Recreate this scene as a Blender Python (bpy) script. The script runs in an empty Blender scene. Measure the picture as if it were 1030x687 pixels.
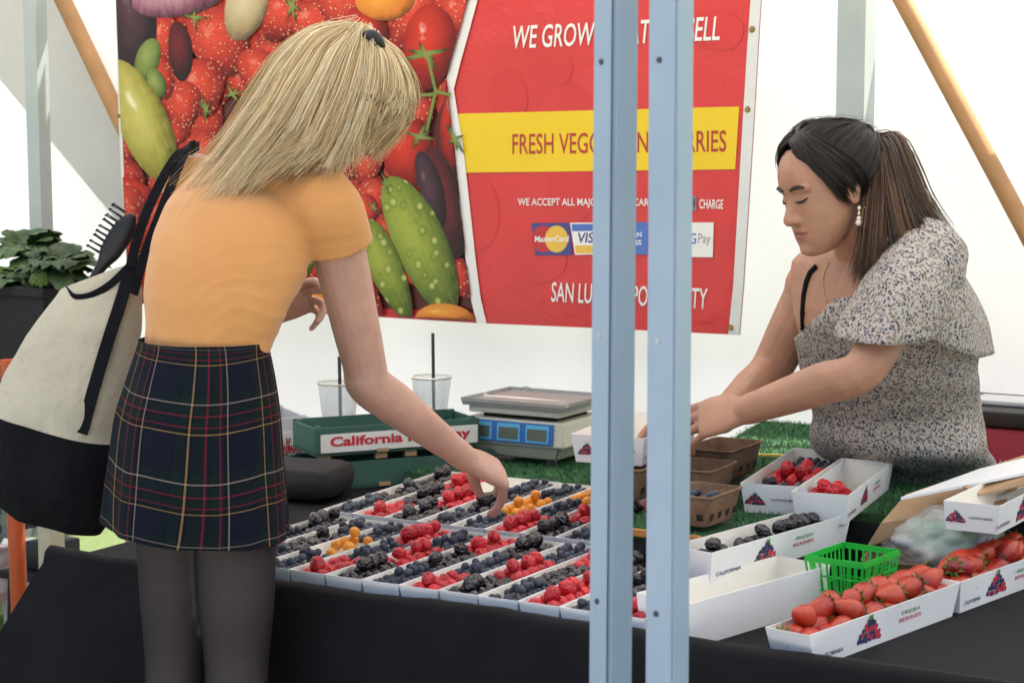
import bpy, bmesh, math, random
from mathutils import Vector, Matrix, noise as mnoise
random.seed(7)
SC = bpy.context.scene
COL = SC.collection
R = math.radians
PI = math.pi

# ---------------------------------------------------------------- camera
F_PX, CAM_H = 2000.0, 1.53
PITCH = math.atan((343.5 - 130) / F_PX)
cP, sP = math.cos(PITCH), math.sin(PITCH)
cam = bpy.data.objects.new('camera', bpy.data.cameras.new('camera'))
COL.objects.link(cam)
cam.data.sensor_width = 36
cam.data.lens = 36 * F_PX / 1030
cam.data.clip_end = 3000
cam.location = (0, 0, CAM_H)
cam.rotation_euler = (PI / 2 - PITCH, 0, 0)
cam.data.dof.use_dof = True
cam.data.dof.focus_distance = 3.75
cam.data.dof.aperture_fstop = 9.0
SC.camera = cam

def ray(x, y):
    a = (x - 515) / F_PX; b = (343.5 - y) / F_PX
    return Vector((a, cP + b * sP, -sP + b * cP))
def PY(x, y, Y):
    d = ray(x, y); return Vector((0, 0, CAM_H)) + d * (Y / d.y)
def PZ(x, y, z):
    d = ray(x, y); return Vector((0, 0, CAM_H)) + d * ((z - CAM_H) / d.z)

# the stall's own frame: u runs along the table, v away from the customer
AL = R(30.3)
EU = Vector((math.cos(AL), -math.sin(AL), 0)); EN = Vector((math.sin(AL), math.cos(AL), 0))
ORG = PZ(690, 638, .76); ORG.z = 0
ROTZ = -AL
def TP(u, v, z=0.0):
    return ORG + EU * u + EN * v + Vector((0, 0, z))
def to_uv(p):
    w = p - ORG; return w.dot(EU), w.dot(EN)
def PV(x, y, v):
    """point of the vertical plane v = const seen at a photo position"""
    d = ray(x, y); o = Vector((0, 0, CAM_H))
    t = (v - (o - ORG).dot(EN)) / d.dot(EN)
    return o + d * t
T_TOP, T_RIM, T_TURF = .73, .76, .83

# ---------------------------------------------------------------- scene helpers
def setp(o, label=None, cat=None, group=None, kind=None):
    if label: o['label'] = label
    if cat: o['category'] = cat
    if group: o['group'] = group
    if kind: o['kind'] = kind
    return o
def empty(name, loc, rz=0.0, label=None, cat=None, group=None):
    o = bpy.data.objects.new(name, None); o.empty_display_size = .05
    COL.objects.link(o); o.location = loc; o.rotation_euler = (0, 0, rz)
    return setp(o, label, cat, group)
def link(name, me, mats=None, parent=None, smooth=True):
    """mesh data are given in world space (or in the parent's space when local)"""
    o = bpy.data.objects.new(name, me); COL.objects.link(o)
    if mats:
        for m in (mats if isinstance(mats, (list, tuple)) else [mats]): me.materials.append(m)
    if smooth and len(me.polygons): me.polygons.foreach_set('use_smooth', [True] * len(me.polygons))
    if parent is not None: o.parent = parent
    return o
def obj(name, bm, mats=None, parent=None, smooth=False, angle=None):
    me = bpy.data.meshes.new(name); bm.to_mesh(me); bm.free()
    o = link(name, me, mats, parent, smooth)
    if angle is not None: me.set_sharp_from_angle(angle=R(angle))
    return o
def bm_new():
    return bmesh.new()
def place(o, loc, rz=0, rx=0, ry=0):
    o.location = loc; o.rotation_euler = (rx, ry, rz); return o
def copy_tree(o, parent=None):
    c = o.copy(); COL.objects.link(c)
    if parent is not None: c.parent = parent
    for ch in list(o.children): copy_tree(ch, c)
    return c

def add_box(bm, c, s, rz=0, bev=0, M=None, mat=0):
    r = bmesh.ops.create_cube(bm, size=1)
    vs = r['verts']
    bmesh.ops.scale(bm, vec=s, verts=vs)
    fs = list({f for v in vs for f in v.link_faces})
    if bev:
        es = list({e for v in vs for e in v.link_edges})
        rr = bmesh.ops.bevel(bm, geom=es, offset=bev, segments=2, affect='EDGES', profile=.5)
        vs = list({v for f in rr['faces'] for v in f.verts} | {v for v in vs if v.is_valid})
        fs = list({f for v in vs for f in v.link_faces})
    for f in fs: f.material_index = mat
    X = Matrix.Translation(Vector(c)) @ Matrix.Rotation(rz, 4, 'Z')
    if M is not None: X = M @ X
    bmesh.ops.transform(bm, matrix=X, verts=vs)
    return vs
def frame_from(d):
    d = d.normalized(); a = Vector((0, 0, 1)) if abs(d.z) < .9 else Vector((1, 0, 0))
    x = d.cross(a).normalized(); y = d.cross(x).normalized()
    return x, y
def add_tube(bm, pts, rad, n=10, caps=True, mat=0, square=False):
    """tube through points; rad is a number or a list"""
    pts = [Vector(p) for p in pts]
    if not isinstance(rad, (list, tuple)): rad = [rad] * len(pts)
    rings = []; px = None
    for i, p in enumerate(pts):
        d = (pts[min(i + 1, len(pts) - 1)] - pts[max(i - 1, 0)])
        if px is None: x, y = frame_from(d)
        else:
            d.normalize(); x = (px - d * px.dot(d)).normalized(); y = d.cross(x).normalized()
        px = x
        ring = []
        for k in range(n):
            a = 2 * PI * (k + (.5 if square else 0)) / n
            ring.append(bm.verts.new(p + (x * math.cos(a) + y * math.sin(a)) * rad[i]))
        rings.append(ring)
    for i in range(len(rings) - 1):
        for k in range(n):
            f = bm.faces.new((rings[i][k], rings[i][(k + 1) % n], rings[i + 1][(k + 1) % n], rings[i + 1][k])); f.material_index = mat
    if caps:
        f = bm.faces.new(rings[0][::-1]); f.material_index = mat
        f = bm.faces.new(rings[-1]); f.material_index = mat
    return rings
def add_beam(bm, p, q, a, b, side, mat=0):
    """rectangular bar from p to q: a along 'side', b across it"""
    p = Vector(p); q = Vector(q); d = (q - p).normalized()
    s = (side - d * side.dot(d)).normalized(); t = d.cross(s)
    vs = []
    for c in (p, q):
        vs.append([bm.verts.new(c + s * (a / 2 * i) + t * (b / 2 * j)) for i, j in ((-1, -1), (1, -1), (1, 1), (-1, 1))])
    for k in range(4):
        bm.faces.new((vs[0][k], vs[0][(k + 1) % 4], vs[1][(k + 1) % 4], vs[1][k])).material_index = mat
    bm.faces.new(vs[0][::-1]).material_index = mat; bm.faces.new(vs[1]).material_index = mat
def add_ellipsoid(bm, c, s, M=None, seg=16, rings=10):
    r = bmesh.ops.create_uvsphere(bm, u_segments=seg, v_segments=rings, radius=1)
    X = Matrix.Translation(Vector(c))
    if M is not None: X = X @ M.to_4x4()
    X = X @ Matrix.Diagonal((s[0], s[1], s[2], 1))
    bmesh.ops.transform(bm, matrix=X, verts=r['verts'])
    return r['verts']
def grid_mesh(bm, fn, nu, nv, closed=False, uv=None, mat=0):
    """fn(i/nu, j/nv) -> point; returns rows of verts"""
    rows = []
    for j in range(nv + 1):
        rows.append([bm.verts.new(fn(i / nu, j / nv)) for i in range(nu if closed else nu + 1)])
    lay = bm.loops.layers.uv.verify() if uv else None
    n = nu if closed else nu
    for j in range(nv):
        for i in range(n):
            i2 = (i + 1) % nu if closed else i + 1
            f = bm.faces.new((rows[j][i], rows[j][i2], rows[j + 1][i2], rows[j + 1][i])); f.material_index = mat
            if uv:
                for l, (a, b) in zip(f.loops, ((i, j), (i + 1, j), (i + 1, j + 1), (i, j + 1))):
                    l[lay].uv = uv(a / nu, b / nv)
    return rows
def finalize_remesh(bm, voxel, smooth=4, factor=.5):
    """fuse everything in bm into one continuous surface and return a mesh"""
    bmesh.ops.recalc_face_normals(bm, faces=bm.faces)
    me = bpy.data.meshes.new('tmp'); bm.to_mesh(me); bm.free()
    o = bpy.data.objects.new('tmp', me); COL.objects.link(o)
    m = o.modifiers.new('r', 'REMESH'); m.mode = 'VOXEL'; m.voxel_size = voxel; m.use_smooth_shade = True
    if smooth:
        s = o.modifiers.new('s', 'SMOOTH'); s.iterations = smooth; s.factor = factor
    dg = bpy.context.evaluated_depsgraph_get()
    res = bpy.data.meshes.new_from_object(o.evaluated_get(dg))
    bpy.data.objects.remove(o); bpy.data.meshes.remove(me)
    return res

# ---------------------------------------------------------------- materials
def mat_new(name):
    m = bpy.data.materials.new(name); m.use_nodes = True
    nt = m.node_tree; b = nt.nodes['Principled BSDF']
    return m, nt, b
def N(nt, t, **kw):
    n = nt.nodes.new(t)
    for k, v in kw.items(): setattr(n, k, v)
    return n
def ramp(nt, fac, stops):
    r = N(nt, 'ShaderNodeValToRGB')
    el = r.color_ramp.elements
    while len(el) < len(stops): el.new(.5)
    for e, (p, c) in zip(el, stops): e.position = p; e.color = (*c, 1)
    nt.links.new(fac, r.inputs[0]); return r.outputs[0]
def coords(nt, kind='Object', scale=None):
    t = N(nt, 'ShaderNodeTexCoord'); o = t.outputs[kind]
    if scale is not None:
        mp = N(nt, 'ShaderNodeMapping'); mp.inputs['Scale'].default_value = scale if isinstance(scale, (tuple, list)) else (scale,) * 3
        nt.links.new(o, mp.inputs[0]); o = mp.outputs[0]
    return o
def noise_tex(nt, vec, scale, detail=4, rough=.55):
    n = N(nt, 'ShaderNodeTexNoise'); n.inputs['Scale'].default_value = scale
    n.inputs['Detail'].default_value = detail; n.inputs['Roughness'].default_value = rough
    nt.links.new(vec, n.inputs['Vector']); return n.outputs['Fac']
def bump(nt, b, h, strength=.3, dist=.005):
    n = N(nt, 'ShaderNodeBump'); n.inputs['Strength'].default_value = strength; n.inputs['Distance'].default_value = dist
    nt.links.new(h, n.inputs['Height']); nt.links.new(n.outputs[0], b.inputs['Normal'])
def simple(name, col, rough=.6, var=.12, scale=20, bmp=0, bscale=None, metal=0, spec=.5, randobj=0, bdist=.003, coat=0, sss=0):
    """base colour broken up by noise, and optionally by the object's own random number"""
    m, nt, b = mat_new(name)
    v = coords(nt)
    f = noise_tex(nt, v, scale)
    lo = tuple(max(0, c * (1 - var)) for c in col); hi = tuple(min(1, c * (1 + var)) for c in col)
    c = ramp(nt, f, [(.3, lo), (.7, hi)])
    if randobj:
        oi = N(nt, 'ShaderNodeObjectInfo')
        hs = N(nt, 'ShaderNodeHueSaturation')
        mr = N(nt, 'ShaderNodeMapRange'); mr.inputs['To Min'].default_value = 1 - randobj; mr.inputs['To Max'].default_value = 1 + randobj
        nt.links.new(oi.outputs['Random'], mr.inputs['Value']); nt.links.new(mr.outputs[0], hs.inputs['Value'])
        nt.links.new(c, hs.inputs['Color']); c = hs.outputs[0]
    nt.links.new(c, b.inputs['Base Color'])
    b.inputs['Roughness'].default_value = rough; b.inputs['Metallic'].default_value = metal
    b.inputs['Specular IOR Level'].default_value = spec
    if coat: b.inputs['Coat Weight'].default_value = coat; b.inputs['Coat Roughness'].default_value = .15
    if sss:
        b.inputs['Subsurface Weight'].default_value = sss; b.inputs['Subsurface Radius'].default_value = (.01, .004, .002); b.inputs['Subsurface Scale'].default_value = .6
    if bmp: bump(nt, b, noise_tex(nt, v, bscale or scale * 3, 6), bmp, bdist)
    return m
def fabric(name, col, transl=.4, var=.04, wscale=3, rough=.85):
    """thin cloth or film that lets light through"""
    m, nt, b = mat_new(name)
    v = coords(nt); f = noise_tex(nt, v, wscale, 5)
    c = ramp(nt, f, [(.3, tuple(x * (1 - var) for x in col)), (.7, tuple(min(1, x * (1 + var)) for x in col))])
    nt.links.new(c, b.inputs['Base Color']); b.inputs['Roughness'].default_value = rough
    b.inputs['Specular IOR Level'].default_value = .15
    tr = N(nt, 'ShaderNodeBsdfTranslucent'); nt.links.new(c, tr.inputs[0])
    mx = N(nt, 'ShaderNodeMixShader'); mx.inputs[0].default_value = transl
    nt.links.new(b.outputs[0], mx.inputs[1]); nt.links.new(tr.outputs[0], mx.inputs[2])
    nt.links.new(mx.outputs[0], nt.nodes['Material Output'].inputs[0])
    bump(nt, b, f, .25, .02)
    return m

# lettering: the built-in font turned into flat mesh, in a local x/y plane
def text_mesh(txt, h, width=None, shear=0.0, bold=0.0, extr=.0004):
    c = bpy.data.curves.new('t', 'FONT'); c.body = txt; c.size = 1; c.shear = shear; c.offset = bold; c.extrude = 0
    c.resolution_u = 3
    o = bpy.data.objects.new('t', c); COL.objects.link(o)
    dg = bpy.context.evaluated_depsgraph_get()
    me = bpy.data.meshes.new_from_object(o.evaluated_get(dg))
    bpy.data.objects.remove(o); bpy.data.curves.remove(c)
    xs = [v.co.x for v in me.vertices]; ys = [v.co.y for v in me.vertices]
    x0, x1, y0, y1 = min(xs), max(xs), min(ys), max(ys)
    sy = h / (y1 - y0); sx = (width / (x1 - x0)) if width else sy
    for v in me.vertices: v.co = Vector(((v.co.x - x0) * sx, (v.co.y - y0) * sy, 0))
    return me
def bm_add_mesh(bm, me, fn, mat=0):
    vs = [bm.verts.new(fn(v.co)) for v in me.vertices]
    for p in me.polygons:
        try: bm.faces.new([vs[i] for i in p.vertices]).material_index = mat
        except ValueError: pass
    bpy.data.meshes.remove(me)

# ---------------------------------------------------------------- render / world / sun
SC.render.engine = 'CYCLES'
SC.cycles.use_denoising = True
try: SC.cycles.denoiser = 'OPENIMAGEDENOISE'
except Exception: pass
SC.cycles.max_bounces = 8; SC.cycles.diffuse_bounces = 4; SC.cycles.transmission_bounces = 6; SC.cycles.transparent_max_bounces = 8
SC.cycles.caustics_reflective = False; SC.cycles.caustics_refractive = False
SC.cycles.sample_clamp_indirect = 6
SC.view_settings.view_transform = 'Standard'
SC.view_settings.look = 'None'
SC.view_settings.gamma = 1
SC.view_settings.use_curve_mapping = False
SC.view_settings.exposure = 1.4
SUN_EL, SUN_AZ = R(62), R(57)       # azimuth measured from +Y (behind the stall) towards +X
w = bpy.data.worlds.new('World'); SC.world = w; w.use_nodes = True
nt = w.node_tree
sky = N(nt, 'ShaderNodeTexSky', sky_type='NISHITA'); sky.sun_disc = False
sky.sun_elevation = SUN_EL; sky.sun_rotation = SUN_AZ
sky.air_density = 1; sky.dust_density = 5
nt.links.new(sky.outputs[0], nt.nodes['Background'].inputs[0]); nt.nodes['Background'].inputs[1].default_value = .15
sun = bpy.data.objects.new('sun', bpy.data.lights.new('sun', 'SUN')); COL.objects.link(sun)
sun.data.energy = 5; sun.data.angle = R(.5); sun.data.color = (1, .95, .87)
sd = Vector((math.sin(SUN_AZ) * math.cos(SUN_EL), math.cos(SUN_AZ) * math.cos(SUN_EL), math.sin(SUN_EL)))
sun.rotation_euler = (-sd).to_track_quat('-Z', 'Y').to_euler(); sun.location = sd * 30
# ================================================================ setting
M = {}
def grass_mat(name, lo, hi, sc=60):
    m, nt, b = mat_new(name); v = coords(nt)
    f = noise_tex(nt, v, sc, 6, .7); g = noise_tex(nt, v, 1.2, 3)
    mx = N(nt, 'ShaderNodeMath', operation='ADD'); nt.links.new(f, mx.inputs[0]); nt.links.new(g, mx.inputs[1])
    mm = N(nt, 'ShaderNodeMath', operation='MULTIPLY'); mm.inputs[1].default_value = .5; nt.links.new(mx.outputs[0], mm.inputs[0])
    nt.links.new(ramp(nt, mm.outputs[0], [(.35, lo), (.65, hi)]), b.inputs['Base Color']); b.inputs['Roughness'].default_value = .8
    bump(nt, b, f, .8, .02); return m
M['lawn'] = grass_mat('lawn_grass', (.05, .085, .02), (.11, .16, .04))
M['turf'] = grass_mat('turf_green', (.02, .085, .028), (.045, .15, .05), 160)
M['pile'] = simple('turf_blades', (.04, .15, .048), .55, .4, 30)
M['wall'] = fabric('white_tent_fabric', (.84, .84, .84), .19)
M['canopy'] = fabric('canopy_fabric', (.80, .80, .80), .34)
M['post'] = simple('grey_green_paint', (.40, .45, .44), .45, .06, 9, .05)
M['wood'] = simple('varnished_pine', (.40, .205, .075), .5, .2, 6, .2)
M['black'] = simple('black_polyester', (.0055, .005, .0062), .75, .3, 14, .35, 380, bdist=.001, spec=.2)
M['blk_pl'] = simple('black_plastic', (.006, .006, .007), .5, .1, 20)
M['dark'] = simple('dark_base', (.01, .01, .01), .8)

bm = bm_new()
grid_mesh(bm, lambda a, b: Vector((-1500 + 3000 * a, -1500 + 3000 * b, 0)), 8, 8)
setp(obj('lawn', bm, M['lawn']), kind='structure')

M['bounce_pale'] = simple('bounce_pale_ground', (.42, .40, .37), .9, .1, 3, .2)
bm = bm_new(); c4 = [TP(-9, -1.15, .004), TP(9, -1.15, .004), TP(9, -14, .004), TP(-9, -14, .004)]  # unseen pale ground, added to bounce sunlight back as fill
bm.faces.new([bm.verts.new(p) for p in c4][::-1])
setp(obj('bounce_ground', bm, M['bounce_pale']), kind='structure')
# sunlit grass blades seen past the left end of the table
bm = bm_new(); rnd = random.Random(3)
for _ in range(9000):
    p = PZ(rnd.uniform(-60, 70), rnd.uniform(575, 700), 0)
    h = rnd.uniform(.025, .06); a = rnd.uniform(0, 2 * PI); t = Vector((math.cos(a), math.sin(a), 0)) * .004
    l = Vector((rnd.uniform(-1, 1), rnd.uniform(-1, 1), 0)) * .02
    bm.faces.new([bm.verts.new(p - t), bm.verts.new(p + t), bm.verts.new(p + l + Vector((0, 0, h)))])
M['blade'] = simple('grass_blade', (.10, .16, .035), .6, .4, 40)
setp(obj('grass', bm, M['blade']), 'short green grass growing beside the black tablecloth', 'grass', kind='stuff')

# ---- tent walls, roof, frame
def drape(u, z, a=1.0):
    return a * (.018 * math.sin(u * 5.1 + z * .8) + .012 * math.sin(u * 13 + 1.7 * z) + .02 * mnoise.noise(Vector((u * 1.3, z * .9, 2)))) 
def wall_sheet(u0, u1, z0, z1, v, sun_notch=None):
    bm = bm_new()
    def fn(a, b):
        u = u0 + (u1 - u0) * a; z = z0 + (z1 - z0) * b
        return TP(u, v + drape(u, z), z)
    grid_mesh(bm, fn, 90, 46)
    if sun_notch:  # added opening above the view, lets a sun patch reach the turf
        for vv in list(bm.verts):
            u, v = to_uv(vv.co)
            if sun_notch[0] < u < sun_notch[1] and vv.co.z > sun_notch[2]: bm.verts.remove(vv)
    return bm
wallb = setp(obj('tent_wall', wall_sheet(-2.72, 3.4, 0.02, 2.32, 1.95, (-.32, .04, 1.92)), M['wall'], smooth=True),
             'large plain white tent wall behind the banner and the vendor', 'tent wall', 'white tent walls')
walll = setp(obj('tent_wall', wall_sheet(-5.2, -2.5, .62, 2.32, 2.02), M['wall'], smooth=True),
             'white tent wall with a grey shadow sheet, left of the banner behind the leafy greens', 'tent wall', 'white tent walls')
bm = bm_new()                       # diagonal shadow on the left wall, shaped as an added grey sheet
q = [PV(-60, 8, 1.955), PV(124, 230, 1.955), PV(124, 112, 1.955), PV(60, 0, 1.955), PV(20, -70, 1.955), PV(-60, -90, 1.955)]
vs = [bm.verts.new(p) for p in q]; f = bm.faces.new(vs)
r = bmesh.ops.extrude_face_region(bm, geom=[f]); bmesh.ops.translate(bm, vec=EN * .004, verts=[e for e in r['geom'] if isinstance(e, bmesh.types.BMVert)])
M['shadow_sheet'] = fabric('shadow_grey_sheet', (.60, .59, .57), .06)
obj('shadow_band', bm, M['shadow_sheet'], parent=walll)

roof = empty('tent_roof', TP(0, .5, 2.4), 0, 'white canopy roof over the whole stall with an added strip trimming the sunlight', 'tent roof')
bm = bm_new()
us = [-4.6, -3, -1.28, -.84, .35, 2, 3.6]; vs_ = [-1.05, -.2, .6, 1.35, 1.80, 1.88]
def rz_(v): return 2.33 + .35 * (1 - abs((v - .6) / 1.7))
gv = {(i, j): bm.verts.new(TP(u, v, rz_(v)) - roof.location) for i, u in enumerate(us) for j, v in enumerate(vs_)}
for i in range(len(us) - 1):
    for j in range(len(vs_) - 1):
        bm.faces.new((gv[i, j], gv[i + 1, j], gv[i + 1, j + 1], gv[i, j + 1]))
obj('roof_sheet', bm, M['canopy'], roof)
bm = bm_new()  # unseen strip added at the rear roof edge to bound the sun patch
grid_mesh(bm, lambda a, c: TP(-4.6 + 8.2 * a, 1.882 + .01 * math.sin(a * 40), rz_(1.88) - .19 * c) - roof.location, 60, 4)
obj('sun_trim_strip', bm, M['canopy'], roof)

def post(name, p0, p1, s, mat, label, cat, group, side=EU):
    bm = bm_new(); add_beam(bm, p0, p1, s, s, side)
    return setp(obj(name, bm, mat), label, cat, group)
pl = PV(41, 120, 1.66); post('tent_upright', (pl.x, pl.y, 0), (pl.x - .012, pl.y, 2.45), .048, M['post'], 'slim grey tent post left of the banner against white canvas', 'tent post', 'grey tent frame posts')
pr = PV(861, 60, 1.80); post('tent_upright', (pr.x, pr.y, 0), (pr.x, pr.y, 2.45), .07, M['post'], 'thick grey tent post behind the vendor with the ponytail', 'tent post', 'grey tent frame posts')
def pole(a, b, w, label):
    bm = bm_new(); add_tube(bm, [a, a.lerp(b, .5) + Vector((0, 0, .004)), b], w, 12)
    return setp(obj('wooden_pole', bm, M['wood'], smooth=True, angle=50), label, 'wooden pole', 'slanting wooden poles')
a, b = PV(905, -4, 1.76), PV(1045, 258, 1.70); pole(a + (a - b) * .4, b + (b - a) * .6, .021, 'varnished wooden pole slanting down to the right beside the vendor')
a, b = PV(58, -10, 1.86), PV(140, 162, 1.86); pole(a + (a - b) * .5, b + (b - a) * .9, .026, 'varnished wooden pole slanting down behind the left edge of the banner')

# ---- the two blue posts in front
m, nt, b_ = mat_new('worn_blue_paint'); v = coords(nt)
f1 = noise_tex(nt, v, 3.5, 5); f2 = noise_tex(nt, coords(nt, 'Object', (60, 60, 3)), 2, 6, .75)
base = ramp(nt, f1, [(.3, (.25, .335, .42)), (.7, (.32, .405, .49))])
sc_ = ramp(nt, f2, [(.655, (0, 0, 0)), (.70, (.8, .8, .8))])
mx = N(nt, 'ShaderNodeMix', data_type='RGBA'); nt.links.new(sc_, mx.inputs[0]); nt.links.new(base, mx.inputs[6]); mx.inputs[7].default_value = (.08, .10, .13, 1)
nt.links.new(mx.outputs[2], b_.inputs['Base Color']); b_.inputs['Roughness'].default_value = .42; bump(nt, b_, f2, .2, .001)
M['bluepost'] = m
def bluepost(xt, xb, Y, rz, label, seam=False):
    pt, pb = PY(xt, 0, Y), PY(xb, 687, Y)
    d = (pt - pb) / (pt.z - pb.z)
    base = pb - d * pb.z; top = pb + d * (2.5 - pb.z)
    o = empty('tent_pole', base, 0, label, 'tent leg', 'pale blue square tent legs')
    s = Vector((math.cos(rz), math.sin(rz), 0))
    bm = bm_new(); add_beam(bm, Vector((0, 0, 0.02)), top - base, .04, .04, s)
    bmesh.ops.bevel(bm, geom=[e for e in bm.edges if abs((e.verts[0].co - e.verts[1].co).z) > 1], offset=.003, segments=2, affect='EDGES')
    obj('post', bm, M['bluepost'], o)
    bm = bm_new(); add_box(bm, (0, 0, .014), (.13, .13, .012), rz=rz, bev=.003); obj('foot_plate', bm, M['bluepost'], o)
    bm = bm_new()
    n = Vector((s.y, -s.x, 0))
    add_beam(bm, d * 1.0 - n * .0 + (s * 0), d * 2.49, .0405, .0405, s)
    bm.free()
    n2 = Vector((-s.y, s.x, 0)); n2 = n2 if n2.y < 0 else -n2; s2 = s if s.y < 0 else -s
    if seam:
        bm = bm_new(); e0 = s2 * .0203 + n2 * .0155
        add_beam(bm, d * .05 + e0, d * 2.45 + e0, .0012, .0022, s2); obj('seam', bm, M['seam'], o)
    for zb in (.62, .95, 1.28, 1.61):
        bm = bm_new(); c = d * zb + s2 * .0204 - n2 * .004
        bmesh.ops.create_cone(bm, cap_ends=True, segments=14, radius1=.0042, radius2=.0034, depth=.002); bmesh.ops.transform(bm, matrix=Matrix.Translation(c) @ s2.to_track_quat('Z', 'Y').to_matrix().to_4x4(), verts=bm.verts)
        obj('snap_button', bm, M['seam'] if zb != 1.28 else M['post'], o)
M['seam'] = simple('dark_seam', (.05, .06, .07), .7, .4, 40)
bluepost(620, 614, 2.42, R(40), 'pale blue square tent leg with a dark seam, left one of the close pair', True)
bluepost(675.5, 671, 2.36, R(54), 'pale blue square tent leg, right one of the close pair')

# ================================================================ banner
VB = 1.78
BO = PV(440, 200, VB)                      # banner's own origin
bann = empty('banner', BO, ROTZ, 'large vinyl produce banner, printed fruit on the left and red panel with white lettering', 'banner')
def bl(px, py, lay=0):                     # photo position -> banner-local (x along, z up, y toward the wall)
    p = PV(px, py, VB) - BO
    return Vector((p.dot(EU), -.0005 * lay, p.z))
def ellipse_px(cx, cy, rx, ry, rot, n=28, wob=.04, seed=0, taper=0):
    a0 = R(rot); pts = []
    rr = random.Random(seed)
    ph = rr.uniform(0, 6)
    for k in range(n):
        t = 2 * PI * k / n
        w_ = 1 + wob * math.sin(3 * t + ph)
        x, y = rx * math.cos(t) * w_, ry * math.sin(t) * w_
        x *= 1 - taper * (y / ry)
        pts.append((cx + x * math.cos(a0) - y * math.sin(a0), cy + x * math.sin(a0) + y * math.cos(a0), math.cos(t), math.sin(t)))
    return pts
def print_mat(name, mid, edge, extra=None, seeds=None, hi=None, streak=0):
    """printed picture ink: the printed photo's own colours, laid out in each motif's UV"""
    m, nt, b = mat_new(name)
    uv = N(nt, 'ShaderNodeTexCoord').outputs['UV']
    obj_ = coords(nt, 'Object'); nz = noise_tex(nt, obj_, 34, 5)
    def dist(loc):
        mp = N(nt, 'ShaderNodeMapping'); mp.inputs['Location'].default_value = loc; nt.links.new(uv, mp.inputs[0])
        g = N(nt, 'ShaderNodeVectorMath', operation='LENGTH'); nt.links.new(mp.outputs[0], g.inputs[0]); return g.outputs['Value']
    ad = N(nt, 'ShaderNodeMath', operation='MULTIPLY_ADD'); nt.links.new(nz, ad.inputs[0]); ad.inputs[1].default_value = .45; nt.links.new(dist((.22, .25, 0)), ad.inputs[2])
    src = ad.outputs[0]
    if streak:
        mp = N(nt, 'ShaderNodeMapping'); mp.inputs['Scale'].default_value = (5.5, .55, 1); nt.links.new(uv, mp.inputs[0])
        sn = noise_tex(nt, mp.outputs[0], 1.6, 3); sm = N(nt, 'ShaderNodeMath', operation='MULTIPLY_ADD'); nt.links.new(sn, sm.inputs[0]); sm.inputs[1].default_value = streak; nt.links.new(src, sm.inputs[2])
        s2 = N(nt, 'ShaderNodeMath', operation='SUBTRACT'); nt.links.new(sm.outputs[0], s2.inputs[0]); s2.inputs[1].default_value = streak * .5; src = s2.outputs[0]
    dk = tuple(c * .35 for c in edge)
    dv = N(nt, 'ShaderNodeMath', operation='DIVIDE'); dv.inputs[1].default_value = 1.6; nt.links.new(src, dv.inputs[0])
    st = [(.42, mid), (.85, tuple((a + c) / 2 for a, c in zip(mid, edge))), (1.18, edge), (1.48, dk)]
    col = ramp(nt, dv.outputs[0], [(p / 1.6, c) for p, c in st])
    if seeds:
        vo = N(nt, 'ShaderNodeTexVoronoi', feature='F1'); vo.inputs['Scale'].default_value = seeds[1]; nt.links.new(obj_, vo.inputs['Vector'])
        msk = ramp(nt, vo.outputs['Distance'], [(.15, (.9, .9, .9)), (.27, (0, 0, 0))])
        ring = ramp(nt, vo.outputs['Distance'], [(.22, (0, 0, 0)), (.32, (.45, .45, .45)), (.5, (0, 0, 0))])
        m0 = N(nt, 'ShaderNodeMix', data_type='RGBA'); nt.links.new(ring, m0.inputs[0]); nt.links.new(col, m0.inputs[6]); m0.inputs[7].default_value = (*edge, 1)
        mx = N(nt, 'ShaderNodeMix', data_type='RGBA'); nt.links.new(msk, mx.inputs[0]); nt.links.new(m0.outputs[2], mx.inputs[6]); mx.inputs[7].default_value = (*seeds[0], 1)
        col = mx.outputs[2]
    if hi:
        nh = N(nt, 'ShaderNodeMath', operation='MULTIPLY_ADD'); nt.links.new(nz, nh.inputs[0]); nh.inputs[1].default_value = .55; nt.links.new(dist((.34, .38, 0)), nh.inputs[2])
        hm = ramp(nt, nh.outputs[0], [(.30, (.8, .8, .8)), (.48, (0, 0, 0))])
        mh = N(nt, 'ShaderNodeMix', data_type='RGBA'); nt.links.new(hm, mh.inputs[0]); nt.links.new(col, mh.inputs[6]); mh.inputs[7].default_value = (*hi, 1); col = mh.outputs[2]
    nt.links.new(col, b.inputs['Base Color']); b.inputs['Roughness'].default_value = .38; b.inputs['Specular IOR Level'].default_value = .35
    return m
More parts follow.
